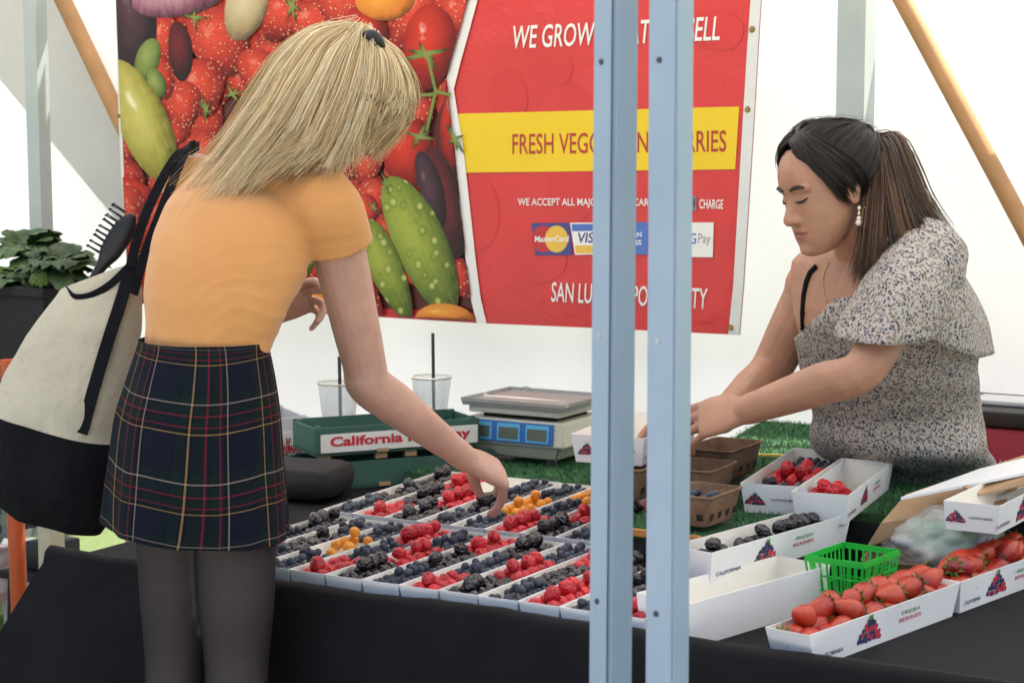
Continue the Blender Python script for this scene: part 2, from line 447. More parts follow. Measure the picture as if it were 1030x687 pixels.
PM = dict(
    bg=print_mat('ink_dark', (.10, .018, .016), (.05, .012, .012)),
    straw=print_mat('ink_strawberry', (.68, .06, .03), (.26, .008, .008), seeds=((.80, .42, .20), 82), hi=(.76, .22, .16)),
    tomato=print_mat('ink_tomato', (.62, .035, .015), (.24, .006, .005), hi=(.90, .55, .45)),
    egg=print_mat('ink_eggplant', (.075, .03, .045), (.02, .008, .012), hi=(.16, .10, .11)),
    dred=print_mat('ink_dark_red', (.15, .012, .018), (.035, .006, .008)),
    squash=print_mat('ink_squash', (.56, .50, .13), (.30, .27, .04), hi=(.80, .77, .50), streak=.4),
    cuc=print_mat('ink_cucumber', (.33, .38, .05), (.12, .17, .02), seeds=((.46, .50, .14), 26), streak=.55),
    leaf=print_mat('ink_leaf', (.26, .31, .08), (.10, .15, .03)),
    onion=print_mat('ink_onion', (.50, .26, .32), (.20, .06, .10), hi=(.72, .52, .55), streak=.9),
    cream=print_mat('ink_cream', (.62, .52, .33), (.38, .28, .14)),
    orange=print_mat('ink_orange', (.80, .33, .04), (.62, .18, .02), hi=(.88, .5, .12)),
    red=simple('ink_red_panel', (.63, .036, .036), .35, .07, 5, .5, 3.2, bdist=.05), yellow=simple('ink_yellow_band', (.80, .55, .01), .35, .04, 5),
    white=simple('ink_white', (.80, .78, .74), .4, .03, 8), darkred=simple('ink_faint_red', (.612, .033, .034), .35, .05, 5),
    maroon=simple('ink_maroon', (.33, .02, .02), .4), hem=simple('banner_hem', (.70, .70, .68), .5, .05, 12),
)
pk = list(PM.keys())
bm = bm_new(); uvl = bm.loops.layers.uv.verify()
def patch(pts, key, lay):
    vs = [bm.verts.new(bl(p[0], p[1], lay)) for p in pts]
    try: f = bm.faces.new(vs)
    except ValueError: return
    f.material_index = pk.index(key)
    for l, p in zip(f.loops, pts): l[uvl].uv = (p[2], p[3]) if len(p) > 3 else (0, 0)
SW = [(492, -14), (474, 0), (466, 30), (457, 62), (450, 90), (453, 110), (459, 145), (463, 180), (468, 225), (472, 262), (477, 300), (483, 325)]
LE = [(108, -14), (118, 0), (121, 120), (124, 180), (128, 240), (132, 305)]
bm2 = bm
# printed ground: fruit side, red side
patch([*LE, (300, 314), *SW[::-1], (300, -14)], 'bg', 1)
patch([*SW, (600, 330), (744, 337), (748, 290), (757, 150), (763, 50), (766, 0), (770, -14)], 'red', 1)
layer = [2.0]
def el(cx, cy, rx, ry, rot, key, wob=.03, seed=0, taper=0):
    layer[0] += .12
    pts = ellipse_px(cx, cy, rx, ry, rot, wob=wob, seed=seed, taper=taper)
    out = []
    for p in pts:                          # keep the print inside its picture
        x = min(max(p[0], 119 + max(0, p[1]) * .04), 499)
        y = p[1]
        xs = 474
        for (xa, ya), (xb, yb) in zip(SW, SW[1:]):
            if ya <= y <= yb: xs = xa + (xb - xa) * (y - ya) / (yb - ya)
        if y > 325: xs = 482
        x = min(x, xs - 1); y = min(y, 303 + (x - 120) * .052)
        out.append((x, y, p[2], p[3]))
    patch(out, key, layer[0])
def star(cx, cy, r, rot, n=6, key='leaf', w=.11):
    layer[0] += .12
    for k in range(n):
        a = R(rot) + 2 * PI * k / n + .5 * math.sin(k * 2.3 + cx)
        L = r * (.9 + .35 * math.sin(k * 1.7 + cy))
        tip = (cx + L * math.cos(a), cy + L * math.sin(a)); px_, py_ = -math.sin(a) * r * w, math.cos(a) * r * w
        patch([(cx + px_, cy + py_, -.3, .3), (cx - px_, cy - py_, .3, -.3), (cx + (tip[0] - cx) * .6 - px_ * .7, cy + (tip[1] - cy) * .6 - py_ * .7, .5, .5), (*tip, 1, 1), (cx + (tip[0] - cx) * .6 + px_ * .7, cy + (tip[1] - cy) * .6 + py_ * .7, .5, .2)], key, layer[0] + .02 * k)
rnd = random.Random(11)
for i in range(150):                        # filler strawberries behind the main motifs
    el((132 + 27 * (i % 13) + rnd.uniform(-12, 12)), (-30 + 30 * (i // 13) + rnd.uniform(-12, 12)), rnd.uniform(13, 20), rnd.uniform(17, 26), rnd.uniform(-40, 40), 'straw', .05, i, .36)
for e in [(250, 150, 26, 34, 12, 'straw'), (300, 170, 28, 34, -20, 'tomato'), (240, 230, 30, 26, 0, 'squash'), (300, 250, 24, 40, 10, 'cuc'),
          (225, 42, 31, 36, -14, 'straw'), (165, 42, 14, 30, 5, 'straw'), (205, 88, 24, 30, -12, 'straw'), (186, 108, 17, 27, 8, 'straw'), (163, 78, 16, 24, -20, 'straw'),
          (172, 135, 20, 14, 0, 'straw'), (262, 72, 22, 22, 15, 'straw'), (285, 18, 22, 26, 30, 'straw'), (322, 22, 30, 22, -10, 'straw'), (348, 8, 26, 26, 12, 'straw'),
          (372, 30, 18, 26, -35, 'tomato'), (415, 20, 17, 40, 30, 'straw'), (398, 60, 11, 17, -5, 'tomato'), (352, 150, 20, 34, 8, 'straw'), (345, 120, 22, 26, -18, 'straw'),
          (372, 165, 14, 24, 10, 'straw'), (378, 200, 17, 20, 10, 'straw'), (465, 15, 26, 26, 0, 'straw'), (462, 150, 22, 60, 0, 'dred'),
          (130, 20, 30, 62, -8, 'egg'), (151, 62, 12, 24, 14, 'leaf'), (160, 84, 9, 16, -18, 'leaf'), (180, -2, 46, 20, -6, 'onion'), (184, 52, 12, 30, -6, 'dred'),
          (146, 122, 25, 66, -24, 'squash'), (131, 195, 26, 16, 10, 'tomato'), (130, 215, 16, 30, 4, 'straw'), (250, 6, 21, 36, 14, 'cream'), (390, 2, 30, 19, -4, 'orange'),
          (434, 48, 27, 44, 8, 'tomato'), (466, 125, 20, 46, 4, 'tomato'), (411, 150, 26, 40, -12, 'tomato'), (450, 205, 18, 58, -14, 'dred'), (436, 190, 12, 40, -16, 'egg'),
          (371, 212, 11, 18, -8, 'straw'), (372, 300, 12, 40, -24, 'straw'), (352, 300, 27, 34, -26, 'squash'), (316, 306, 22, 18, 0, 'orange'), (427, 248, 26, 76, -24, 'cuc'), (391, 270, 17, 56, -24, 'cuc'),
          (449, 321, 30, 16, 0, 'orange')]:
    el(*e, seed=int(e[0]), taper=.32 if e[5] == 'straw' else (.12 if e[5] == 'cuc' else 0))
for s in [(430, 55, 24, 20), (424, 138, 17, -30), (198, 18, 13, 40), (210, 110, 14, 80), (236, 95, 12, 0), (296, 6, 16, 10), (384, 43, 9, -14), (460, 140, 16, 30), (392, 185, 12, 60), (378, 208, 8, 0)]:
    star(*s)
layer[0] += .2                             # tomato vine
for (x0, y0), (x1, y1), w_ in [((434, 62), (441, 92), 3.2), ((441, 92), (456, 96), 3.2), ((441, 92), (432, 132), 3), ((410, 97), (441, 95), 3.4)]:
    dx, dy = x1 - x0, y1 - y0; L = math.hypot(dx, dy); nx, ny = -dy / L * w_ / 2, dx / L * w_ / 2
    patch([(x0 + nx, y0 + ny, -.4, .2), (x0 - nx, y0 - ny, .4, .2), (x1 - nx, y1 - ny, .4, .4), (x1 + nx, y1 + ny, -.2, .4)], 'leaf', layer[0]); layer[0] += .05
# red side: faint shapes, yellow band, white swoosh
for e in [(512, 96, 19, 26, 0), (560, 70, 17, 16, 0), (486, 215, 16, 38, 0), (545, 262, 24, 24, 0), (574, 195, 26, 32, 0), (720, 30, 30, 20, 10)]:
    patch(ellipse_px(*e, wob=.06, seed=int(e[0])), 'darkred', 3.2 + e[0] * .0008)
patch([(453, 115), (744, 107.5), (740, 170.5), (461, 174)], 'yellow', 5.5)
Lsw = [(x - 2.5, y) for x, y in SW]; Rsw = [(x + 7.5, y) for x, y in SW]
for i in range(len(SW) - 1): patch([Lsw[i], Rsw[i], Rsw[i + 1], Lsw[i + 1]], 'white', 10.5)
patch([(771, -14), (766, 0), (763, 50), (757, 150), (748, 290), (744, 337), (733, 336), (738, 288), (746, 150), (752, 50), (755.5, 0), (758, -14)], 'hem', 6.5)
patch([(104, -14), (117.5, 0), (120.5, 120), (123.5, 180), (131, 305), (137, 305), (128.5, 180), (125, 120), (122, 0), (110, -14)], 'hem', 11)
patch([(131, 296), (300, 306), (478, 315), (600, 322), (735, 328), (734, 336), (600, 330), (480, 325), (300, 314), (131, 305)], 'maroon' if 0 else 'darkred', 1.5)
obj('printed_sheet', bm, [PM[k] for k in pk], bann)
# backing sheet gives the vinyl its thickness
bm = bm_new()
out = [*LE, (300, 314), (480, 325), (600, 330), (744, 337), (748, 290), (757, 150), (766, 0), (771, -14)]
f = bm.faces.new([bm.verts.new(bl(x, y, -1) + Vector((0, .002, 0))) for x, y in out])
r = bmesh.ops.extrude_face_region(bm, geom=[f]); bmesh.ops.translate(bm, vec=(0, .0015, 0), verts=[e for e in r['geom'] if isinstance(e, bmesh.types.BMVert)])
obj('vinyl_backing', bm, PM['hem'], bann)

M['t_white'] = simple('lettering_white', (.82, .80, .76), .45, .02); M['t_red'] = simple('lettering_red', (.42, .03, .02), .45, .02)
M['t_navy'] = simple('card_navy', (.05, .055, .22), .4, .02); M['t_blue'] = simple('card_blue', (.07, .16, .48), .4, .02)
M['t_gold'] = simple('card_gold', (.78, .48, .06), .4, .02); M['t_crim'] = simple('card_crimson', (.50, .02, .03), .4, .02)
M['t_grey'] = simple('card_grey', (.22, .22, .23), .4, .02); M['t_dark'] = simple('label_dark', (.04, .04, .045), .5); M['t_green'] = simple('card_green', (.06, .35, .12), .4)
def banner_text(txt, x0, y0, x1, y1, hpx, mat, shear=0, lay=7, bold=.0):
    """baseline runs from photo (x0,y0) to (x1,y1); hpx = cap height in photo px at the left end"""
    a, b = bl(x0, y0, lay), bl(x1, y1, lay); up = bl(x0, y0 - hpx, lay) - a
    W = (b - a).length; me = text_mesh(txt, up.length, W, shear, bold)
    ex = (b - a).normalized(); bm = bm_new()
    bm_add_mesh(bm, me, lambda c: a + ex * c.x + Vector((0, 0, 1)) * c.y)
    return obj('lettering', bm, mat, bann)
banner_text('WE GROW WHAT WE SELL', 517, 49.5, 724.5, 41, 23, M['t_white'], .18, bold=.008)
banner_text('FRESH VEGGIES AND BERRIES', 516, 155.5, 731, 153, 20.5, M['t_red'], 0, bold=.008)
banner_text('WE ACCEPT ALL MAJOR CREDIT CARDS', 521.5, 209, 663, 209.7, 9.5, M['t_white'], 0, bold=.012)
banner_text('CHARGE', 704, 210, 728, 210.4, 9.5, M['t_white'], 0, bold=.012)
banner_text('SAN LUIS OBISPO COUNTY', 555, 303.5, 712.5, 311, 20, M['t_white'], .12, bold=.008)
def card(pts, mat, lay, name='card_logo'):
    bm = bm_new(); bm.faces.new([bm.verts.new(bl(x, y, lay)) for x, y in pts][::-1]); return obj(name, bm, mat, bann)
card([(535, 224.5), (573.5, 224.2), (576.5, 256.5), (539, 257)], M['t_navy'], 7)
for cx, mt, ly in ((547, M['t_crim'], 7.5), (560.5, M['t_gold'], 7.7)):
    card([(p[0], p[1]) for p in ellipse_px(cx, 240.5, 11.5, 13.5, 0, wob=0)], mt, ly)
banner_text('MasterCard', 538.5, 243.5, 573, 243.2, 6, M['t_white'], .1, 8.2, .02)
card([(574, 224.2), (600.5, 224), (604, 255.8), (579, 256.4)], M['t_white'], 7)
card([(575.5, 225.5), (600.3, 225.3), (601, 232.5), (576.2, 232.7)], M['t_blue'], 7.4); card([(579, 247), (602.5, 246.8), (603.2, 254.5), (580, 255)], M['t_gold'], 7.4)
banner_text('VISA', 582, 244.5, 606, 244.3, 10.5, M['t_navy'], .15, 7.8, .02)
card([(610, 224), (652, 223.5), (652, 256), (612, 256)], M['t_blue'], 7)
banner_text('AMERICAN', 613, 238.5, 646, 238.4, 5, M['t_white'], 0, 7.6, .02); banner_text('EXPRESS', 618, 246.5, 646, 246.4, 5, M['t_white'], 0, 7.6, .02)
card([(668, 224), (718.5, 223.8), (717.5, 258.8), (668, 258.5)], M['t_white'], 7)
banner_text('G', 694, 245.5, 701, 245.5, 11, M['t_blue'], 0, 7.6, .02); banner_text('Pay', 703, 247.5, 715, 247.5, 12.5, M['t_grey'], 0, 7.6)
card([(688, 197), (701, 197), (701, 212), (688, 212)], M['t_grey'], 7); banner_text('$1', 690, 210, 699.5, 210, 10.5, M['t_dark'], 0, 7.6, .02)
M['brass'] = simple('brass_eyelet', (.35, .22, .09), .35, .15, 60, metal=1)
for gx, gy in ((752.5, 110.5), (735.5, 329.5), (120.8, 117), (470, 318), (757, 30)):
    bm = bm_new(); c = bl(gx, gy, 9)
    bmesh.ops.create_cone(bm, cap_ends=True, segments=18, radius1=.0085, radius2=.006, depth=.004)
    bmesh.ops.rotate(bm, cent=(0, 0, 0), matrix=Matrix.Rotation(PI / 2, 3, 'X'), verts=bm.verts); bmesh.ops.translate(bm, vec=c, verts=bm.verts)
    obj('eyelet', bm, M['brass'], bann)

# ================================================================ table, cloth, raised turf stand
tbl = empty('folding_table', TP(0, .45, 0), ROTZ, 'folding table under the black cloth', 'table')
bm = bm_new(); add_box(bm, (.1, .42, .705), (2.7, 1.66, .035), bev=.004); obj('tabletop', bm, M['blk_pl'], tbl)
M['steel'] = simple('grey_steel', (.25, .25, .26), .4, .1, 20, metal=.8)
for sx in (-1.1, 1.3):
    for sy in (-.38, 1.1):
        bm = bm_new(); add_tube(bm, [(sx, sy, 0), (sx, sy, .69)], .014, 10); obj('leg', bm, M['steel'], tbl)
UL = -1.29
prof = [(-.075, .03), (-.07, .2), (-.062, .4), (-.052, .6), (-.042, .70), (-.036, .735), (-.030, .752), (-.018, .761), (-.004, .760), (.004, .752), (.008, .738), (.016, .7325), (.05, .732), (.12, .732), (.25, .732), (.37, .732), (.6, .732), (.98, .732), (1.72, .732)]
def cl(u, s):
    i = min(int(s), len(prof) - 2); t = s - i
    v = prof[i][0] * (1 - t) + prof[i + 1][0] * t; z = prof[i][1] * (1 - t) + prof[i + 1][1] * t
    drop = max(0, .735 - z)
    uu = u - (.62 * drop * max(0, 1 - (u - UL) / .5) ** 2)
    if z < .735: v -= .05 * drop * math.sin(uu * 9 + .6) + .035 * drop * math.sin(uu * 21 + z * 3) + .012 * drop * math.sin(uu * 47 + z * 5) + .10 * drop * max(0, 1 - (u - UL) / .35)
    else: z += .0045 * mnoise.noise(Vector((uu * 6, v * 11 + uu * 4, 1))) + .0016 * mnoise.noise(Vector((uu * 23, v * 23, 5)))
    if -.035 < v < .012: z += .004 * mnoise.noise(Vector((uu * 4, 3, 1)))
    return TP(uu, v, z)
bm = bm_new(); NS = (len(prof) - 1) * 2
rows = grid_mesh(bm, lambda a, b: cl(UL + (1.72 - UL) * a, b * (len(prof) - 1 - 1e-6)), 190, NS)
# the left end hangs outward too
top_s = 8
def side(a, b):
    s = 8 + a * (len(prof) - 1 - 8 - 1e-6); p = cl(UL, s); u, v = to_uv(p)
    d = b * .70
    return TP(u - .62 * d - .01 * math.sin(b * 3), v - (.10 * d + .03 * d) * (1 - a) + .02 * d * math.sin(v * 14), p.z - d)
grid_mesh(bm, side, 22, 16)
bmesh.ops.remove_doubles(bm, verts=bm.verts, dist=.002)
setp(obj('tablecloth', bm, M['black'], smooth=True, angle=60), 'black cloth covering the table and hanging down its front', 'tablecloth')

stand = empty('turf_stand', TP(-.3, .6, .73), ROTZ, 'raised green artificial turf stand behind the berry trays', 'display stand')
poly = [(-.33, .38), (-.15, .38), (-.07, .72), (.06, .72), (.06, .88), (1.1, .88), (1.1, 1.25), (-.22, 1.25), (-.30, 1.70), (-.60, 1.70), (-.48, .975), (-.33, .975)]
poly_low = [(-.482, .978), (-.602, 1.70), (-.85, 1.70), (-1.06, 1.2), (-1.16, .978)]
def prism(poly, z0, z1, inset=0):
    bm = bm_new(); vs = [bm.verts.new((u + .3, v - .6, z0 - .73)) for u, v in poly]
    f = bm.faces.new(vs); r = bmesh.ops.extrude_face_region(bm, geom=[f])
    bmesh.ops.translate(bm, vec=(0, 0, z1 - z0), verts=[e for e in r['geom'] if isinstance(e, bmesh.types.BMVert)])
    bmesh.ops.recalc_face_normals(bm, faces=bm.faces); return bm
obj('riser', prism(poly, .736, .812), M['dark'], stand)
obj('turf_mat', prism([(u, v + (.001 if v < 1 else 0)) for u, v in poly], .8125, .83), M['turf'], stand)
obj('lower_turf', prism(poly_low, .736, .765), M['turf'], stand)
bm = bm_new(); add_box(bm, (-.241 + .3, .376 - .6, .094), (.182, .007, .014), bev=.002)
M['orangewood'] = simple('orange_wood_edge', (.52, .22, .05), .5, .15, 25)
obj('wooden_edge', bm, M['orangewood'], stand)
def inside(u, v, poly):
    c = False; n = len(poly)
    for i in range(n):
        (x1, y1), (x2, y2) = poly[i], poly[(i + 1) % n]
        if (y1 > v) != (y2 > v) and u < (x2 - x1) * (v - y1) / (y2 - y1) + x1: c = not c
    return c
M['yellow'] = simple('yellow_plastic', (.72, .52, .04), .4, .05)
bm = bm_new(); a, b = PZ(735, 456.5, .846), PZ(832, 459.5, .846)
a = PZ(715, 455.6, .846)
add_beam(bm, a, b, .008, .004, Vector((0, 1, 0)))
setp(obj('yellow_strip', bm, M['yellow']), 'thin yellow plastic strip lying on the sunlit turf by the vendor', 'strip')
# ================================================================ trays, baskets, berries
def card_mat(name, col, var=.03):
    m = simple(name, col, .62, var, 8, .08, 160); return m
M['card'] = card_mat('white_card', (.80, .79, .79)); M['card_in'] = card_mat('white_card_inside', (.82, .78, .70))  # inside card tinted cream to stand for warm bounced light
M['pulp'] = simple('moulded_pulp', (.20, .115, .065), .9, .25, 40, .6, 160)
M['kraft'] = simple('kraft_board', (.42, .27, .15), .85, .1, 20, .1)
M['vent'] = simple('vent_hole', (.02, .012, .008), .9)
def tray_bm(w, L, h, fl=.006, t=.0016, z0=0, fle=None, div=()):
    """open card tray; origin at the middle of the near end's bottom edge, length along +y"""
    fle = fl if fle is None else fle
    bm = bm_new()
    def ring(dw, dl, z, ins=0):
        a, b = w / 2 - dw - ins, 0
        return [bm.verts.new(p) for p in ((-a, dl + ins, z), (a, dl + ins, z), (a, L - dl - ins, z), (-a, L - dl - ins, z))]
    ob, ot = ring(fl, fle, z0), ring(0, 0, h)
    it, ib = ring(0, 0, h, t), ring(fl, fle, z0 + t, t)
    def strip(a, b, m):
        for k in range(4): bm.faces.new((a[k], a[(k + 1) % 4], b[(k + 1) % 4], b[k])).material_index = m
    strip(ob, ot, 0); strip(ot, it, 0); strip(it, ib, 1)
    bm.faces.new(ob[::-1]).material_index = 0; bm.faces.new(ib).material_index = 1
    return bm
def divider_bm(w, y, h, fl=.006):
    bm = bm_new(); a = w / 2 - fl - .003
    vs = [bm.verts.new((x, y + d, z)) for d in (0, .0014) for x, z in ((-a, .002), (a, .002), (a + fl * .6, h), (-a - fl * .6, h))]
    for f in ((0, 1, 2, 3), (7, 6, 5, 4), (0, 4, 5, 1), (1, 5, 6, 2), (2, 6, 7, 3), (3, 7, 4, 0)): bm.faces.new([vs[i] for i in f])
    return bm
INK = dict(r=simple('emblem_red', (.55, .03, .06), .6), b=simple('emblem_navy', (.03, .035, .11), .6), g=simple('emblem_green', (.06, .25, .06), .6), k=simple('emblem_dark', (.045, .03, .05), .6))
def emblem(parent, o, ex, ey, s, seed=1):
    """printed cluster of berries: flat round marks on the card; o centre, ex/ey unit axes in the parent's space"""
    bm = bm_new(); rr = random.Random(seed); n = ex.cross(ey).normalized()
    spots = []
    for row, (cnt, y) in enumerate(((9, -.34), (8, -.12), (6, .10), (4, .30), (2, .46))):
        for k in range(cnt): spots.append(((k - (cnt - 1) / 2) * .215 + rr.uniform(-.03, .03), y + rr.uniform(-.04, .04)))
    for i, (x, y) in enumerate(spots):
        c = o + ex * (x * s) + ey * (y * s) + n * (.0005 + .00003 * i); r_ = s * .13
        f = bm.faces.new([bm.verts.new(c + ex * (r_ * math.cos(2 * PI * k / 9)) + ey * (r_ * math.sin(2 * PI * k / 9))) for k in range(9)])
        f.material_index = rr.choice((0, 0, 1, 1, 3)) if abs(x) < .75 else (0 if x > 0 else 1)
    for a in (-.5, .2, .8):
        c = o + ex * (a * .12 * s) + ey * (.62 * s) + n * .0016
        f = bm.faces.new([bm.verts.new(c + ex * (s * .05 * math.cos(2 * PI * k / 6) + a * .05 * s) + ey * (s * .14 * math.sin(2 * PI * k / 6))) for k in range(6)]); f.material_index = 2
    return obj('berry_emblem', bm, [INK['r'], INK['b'], INK['g'], INK['k']], parent)
def words(parent, txt, o, ex, ey, h, mat, width=None, name='lettering', bold=.01):
    me = text_mesh(txt, h, width, 0, bold); n = ex.cross(ey).normalized(); bm = bm_new()
    w_ = max(v.co.x for v in me.vertices)
    bm_add_mesh(bm, me, lambda c: o + ex * (c.x - w_ / 2) + ey * c.y + n * .0007)
    return obj(name, bm, mat, parent)
def dress_side(parent, w, L, h, fl, s=.03, side=1, seed=1, at=.42):
    """emblem and lettering on the long side of a tray (side=+1: the +x side)"""
    top, bot = Vector((side * w / 2, 0, h)), Vector((side * (w / 2 - fl), 0, 0))
    ey = (top - bot).normalized(); ex = Vector((0, side, 0)); mid = (top + bot) / 2
    emblem(parent, mid + Vector((0, L * at, 0)), ex, ey, s, seed)
    words(parent, 'CALIFORNIA', mid + Vector((0, L * (at - .25), 0)) - ey * h * .30, ex, ey, h * .13, INK['b'], L * .17)
    words(parent, 'FRESH', mid + Vector((0, L * (at + .27), 0)) + ey * h * .12, ex, ey, h * .12, INK['g'], L * .12)
    words(parent, 'BERRIES', mid + Vector((0, L * (at + .27), 0)) - ey * h * .08, ex, ey, h * .12, INK['r'], L * .15)
def dress_end(parent, w, h, fl, s=.02, seed=1):
    top, bot = Vector((0, 0, h)), Vector((0, fl, 0))
    ey = (top - bot).normalized(); ex = Vector((1, 0, 0)); mid = (top + bot) / 2
    emblem(parent, mid - ex * w * .28 - ey * h * .05, ex, ey, s, seed)
    words(parent, 'CALIFORNIA BERRIES', mid + ex * w * .16 - ey * h * .05, ex, ey, h * .09, INK['b'], w * .42)

# ---- berry meshes, shared by every copy
def berry_mesh(name, mats, r, stretch, n, depth, seed, sub=4):
    rr = random.Random(seed); bm = bm_new()
    bmesh.ops.create_icosphere(bm, subdivisions=sub, radius=1)
    cs = []
    for i in range(n):
        z = 1 - 2 * (i + .5) / n; a = i * 2.399963 + rr.uniform(-.22, .22); q = math.sqrt(max(0, 1 - z * z))
        cs.append(Vector((q * math.cos(a), q * math.sin(a), z)).normalized())
    a0 = math.sqrt(4 / n) * 1.12
    for v in bm.verts:
        d = v.co.normalized(); m_ = max(d.dot(c) for c in cs)
        t = math.acos(min(1, m_)) / a0
        k = 1 - depth + depth * 1.6 * math.sqrt(max(0, 1 - min(t, 1) ** 2))
        tip = 1 - .16 * (d.z + 1) / 2
        v.co = Vector((d.x * k * tip, d.y * k * tip, d.z * k * stretch)) * r
    me = bpy.data.meshes.new(name); bm.to_mesh(me); bm.free()
    for m_ in mats: me.materials.append(m_)
    me.polygons.foreach_set('use_smooth', [True] * len(me.polygons)); return me
M['rasp'] = simple('raspberry_flesh', (.52, .013, .022), .36, .28, 60, randobj=.22, spec=.5, sss=.12)
M['black_b'] = simple('blackberry_flesh', (.012, .007, .011), .22, .5, 80, randobj=.4, spec=.7)
M['gold_b'] = simple('golden_berry_flesh', (.75, .27, .012), .34, .12, 60, randobj=.12, sss=.15)
m, nt, b = mat_new('blueberry_skin'); v = coords(nt); f = noise_tex(nt, v, 70, 5)
oi = N(nt, 'ShaderNodeObjectInfo'); ad = N(nt, 'ShaderNodeMath', operation='MULTIPLY_ADD'); nt.links.new(oi.outputs['Random'], ad.inputs[0]); ad.inputs[1].default_value = .25; nt.links.new(f, ad.inputs[2])
nt.links.new(ramp(nt, ad.outputs[0], [(.35, (.013, .015, .026)), (.62, (.034, .042, .064)), (.95, (.095, .11, .142))]), b.inputs['Base Color']); b.inputs['Roughness'].default_value = .6
M['blue_b'] = m
RASP = [berry_mesh('raspberry', [M['rasp']], .0128, 1.10, 62, .13, s) for s in range(4)]
BLKB = [berry_mesh('blackberry', [M['black_b']], .0130, 1.18, 46, .13, 10 + s) for s in range(4)]
GOLD = [berry_mesh('golden_berry', [M['gold_b']], .0112, 1.0, 66, .07, 20 + s) for s in range(3)]
def blue_mesh(seed):
    rr = random.Random(seed); bm = bm_new(); bmesh.ops.create_uvsphere(bm, u_segments=18, v_segments=14, radius=1)
    for v in bm.verts:
        d = v.co.normalized(); a = math.atan2(d.y, d.x); k = 1 + .02 * math.sin(3 * a + seed)
        z = d.z * .86
        pol = math.acos(max(-1, min(1, d.z)))
        if pol < .30: z -= .16 * (1 - pol / .30)
        elif pol < .5: z += .05 * (1 + .6 * math.cos(5 * a)) * (1 - abs(pol - .40) / .10)
        v.co = Vector((d.x * k, d.y * k, z)) * .0078
    me = bpy.data.meshes.new('blueberry'); bm.to_mesh(me); bm.free(); me.materials.append(M['blue_b'])
    me.polygons.foreach_set('use_smooth', [True] * len(me.polygons)); return me
BLUE = [blue_mesh(s) for s in range(3)]
KIND = dict(ra=('raspberry', RASP, .0124, 'ripe red raspberry'), bk=('blackberry', BLKB, .0127, 'plump black blackberry'), bl=('blueberry', BLUE, .0076, 'dusty blue blueberry'), go=('golden_berry', GOLD, .0115, 'bright golden yellow berry'))
PLURAL = dict(ra='raspberries', bk='blackberries', bl='blueberries', go='golden berries', None_='nothing')
BERRIES = []          # (kind, matrix, where, weight)
def heap(kind, Mx, x0, x1, y0, y1, z, where, fill=1.0, seed=0, layers=2, hide=0.0):
    """berries lying in a compartment: a bottom layer side by side, then ones resting in the gaps"""
    _, _, r, _ = KIND[kind]; rr = random.Random(seed); d = r * 2.02
    nx = max(1, int((x1 - x0) / d)); ny = max(1, int((y1 - y0) / d))
    sx = (x1 - x0) / nx; sy = (y1 - y0) / ny; low = []
    for j in range(ny):
        for i in range(nx):
            if rr.random() > fill: continue
            p = Vector((x0 + (i + .5) * sx + rr.uniform(-.12, .12) * r, y0 + (j + .5) * sy + rr.uniform(-.2, .2) * r, z + r * rr.uniform(.9, 1.05))); low.append(p)
    top = []
    if layers > 1:
        for j in range(ny - 1):
            for i in range(max(1, nx - 1)):
                if rr.random() > fill * .62: continue
                x = x0 + (i + 1) * sx if nx > 1 else x0 + sx / 2
                top.append(Vector((x + rr.uniform(-.3, .3) * r, y0 + (j + 1) * sy + rr.uniform(-.3, .3) * r, z + r * rr.uniform(2.3, 2.65))))
        if layers > 2:
            for j in range(ny - 2):
                if rr.random() < .75: top.append(Vector(((x0 + x1) / 2 + rr.uniform(-.8, .8) * r, y0 + (j + 1.5) * sy, z + r * 3.9)))
    for p in low + top:
        s = rr.uniform(.86, 1.12)
        q = Matrix.Rotation(rr.uniform(0, 2 * PI), 4, 'Z') @ Matrix.Rotation((rr.uniform(.7, 2.3) if kind != 'bl' else rr.uniform(0, 1.3)), 4, 'X')
        BERRIES.append((kind, Mx @ Matrix.Translation(p) @ q @ Matrix.Scale(s, 4), where, hide))

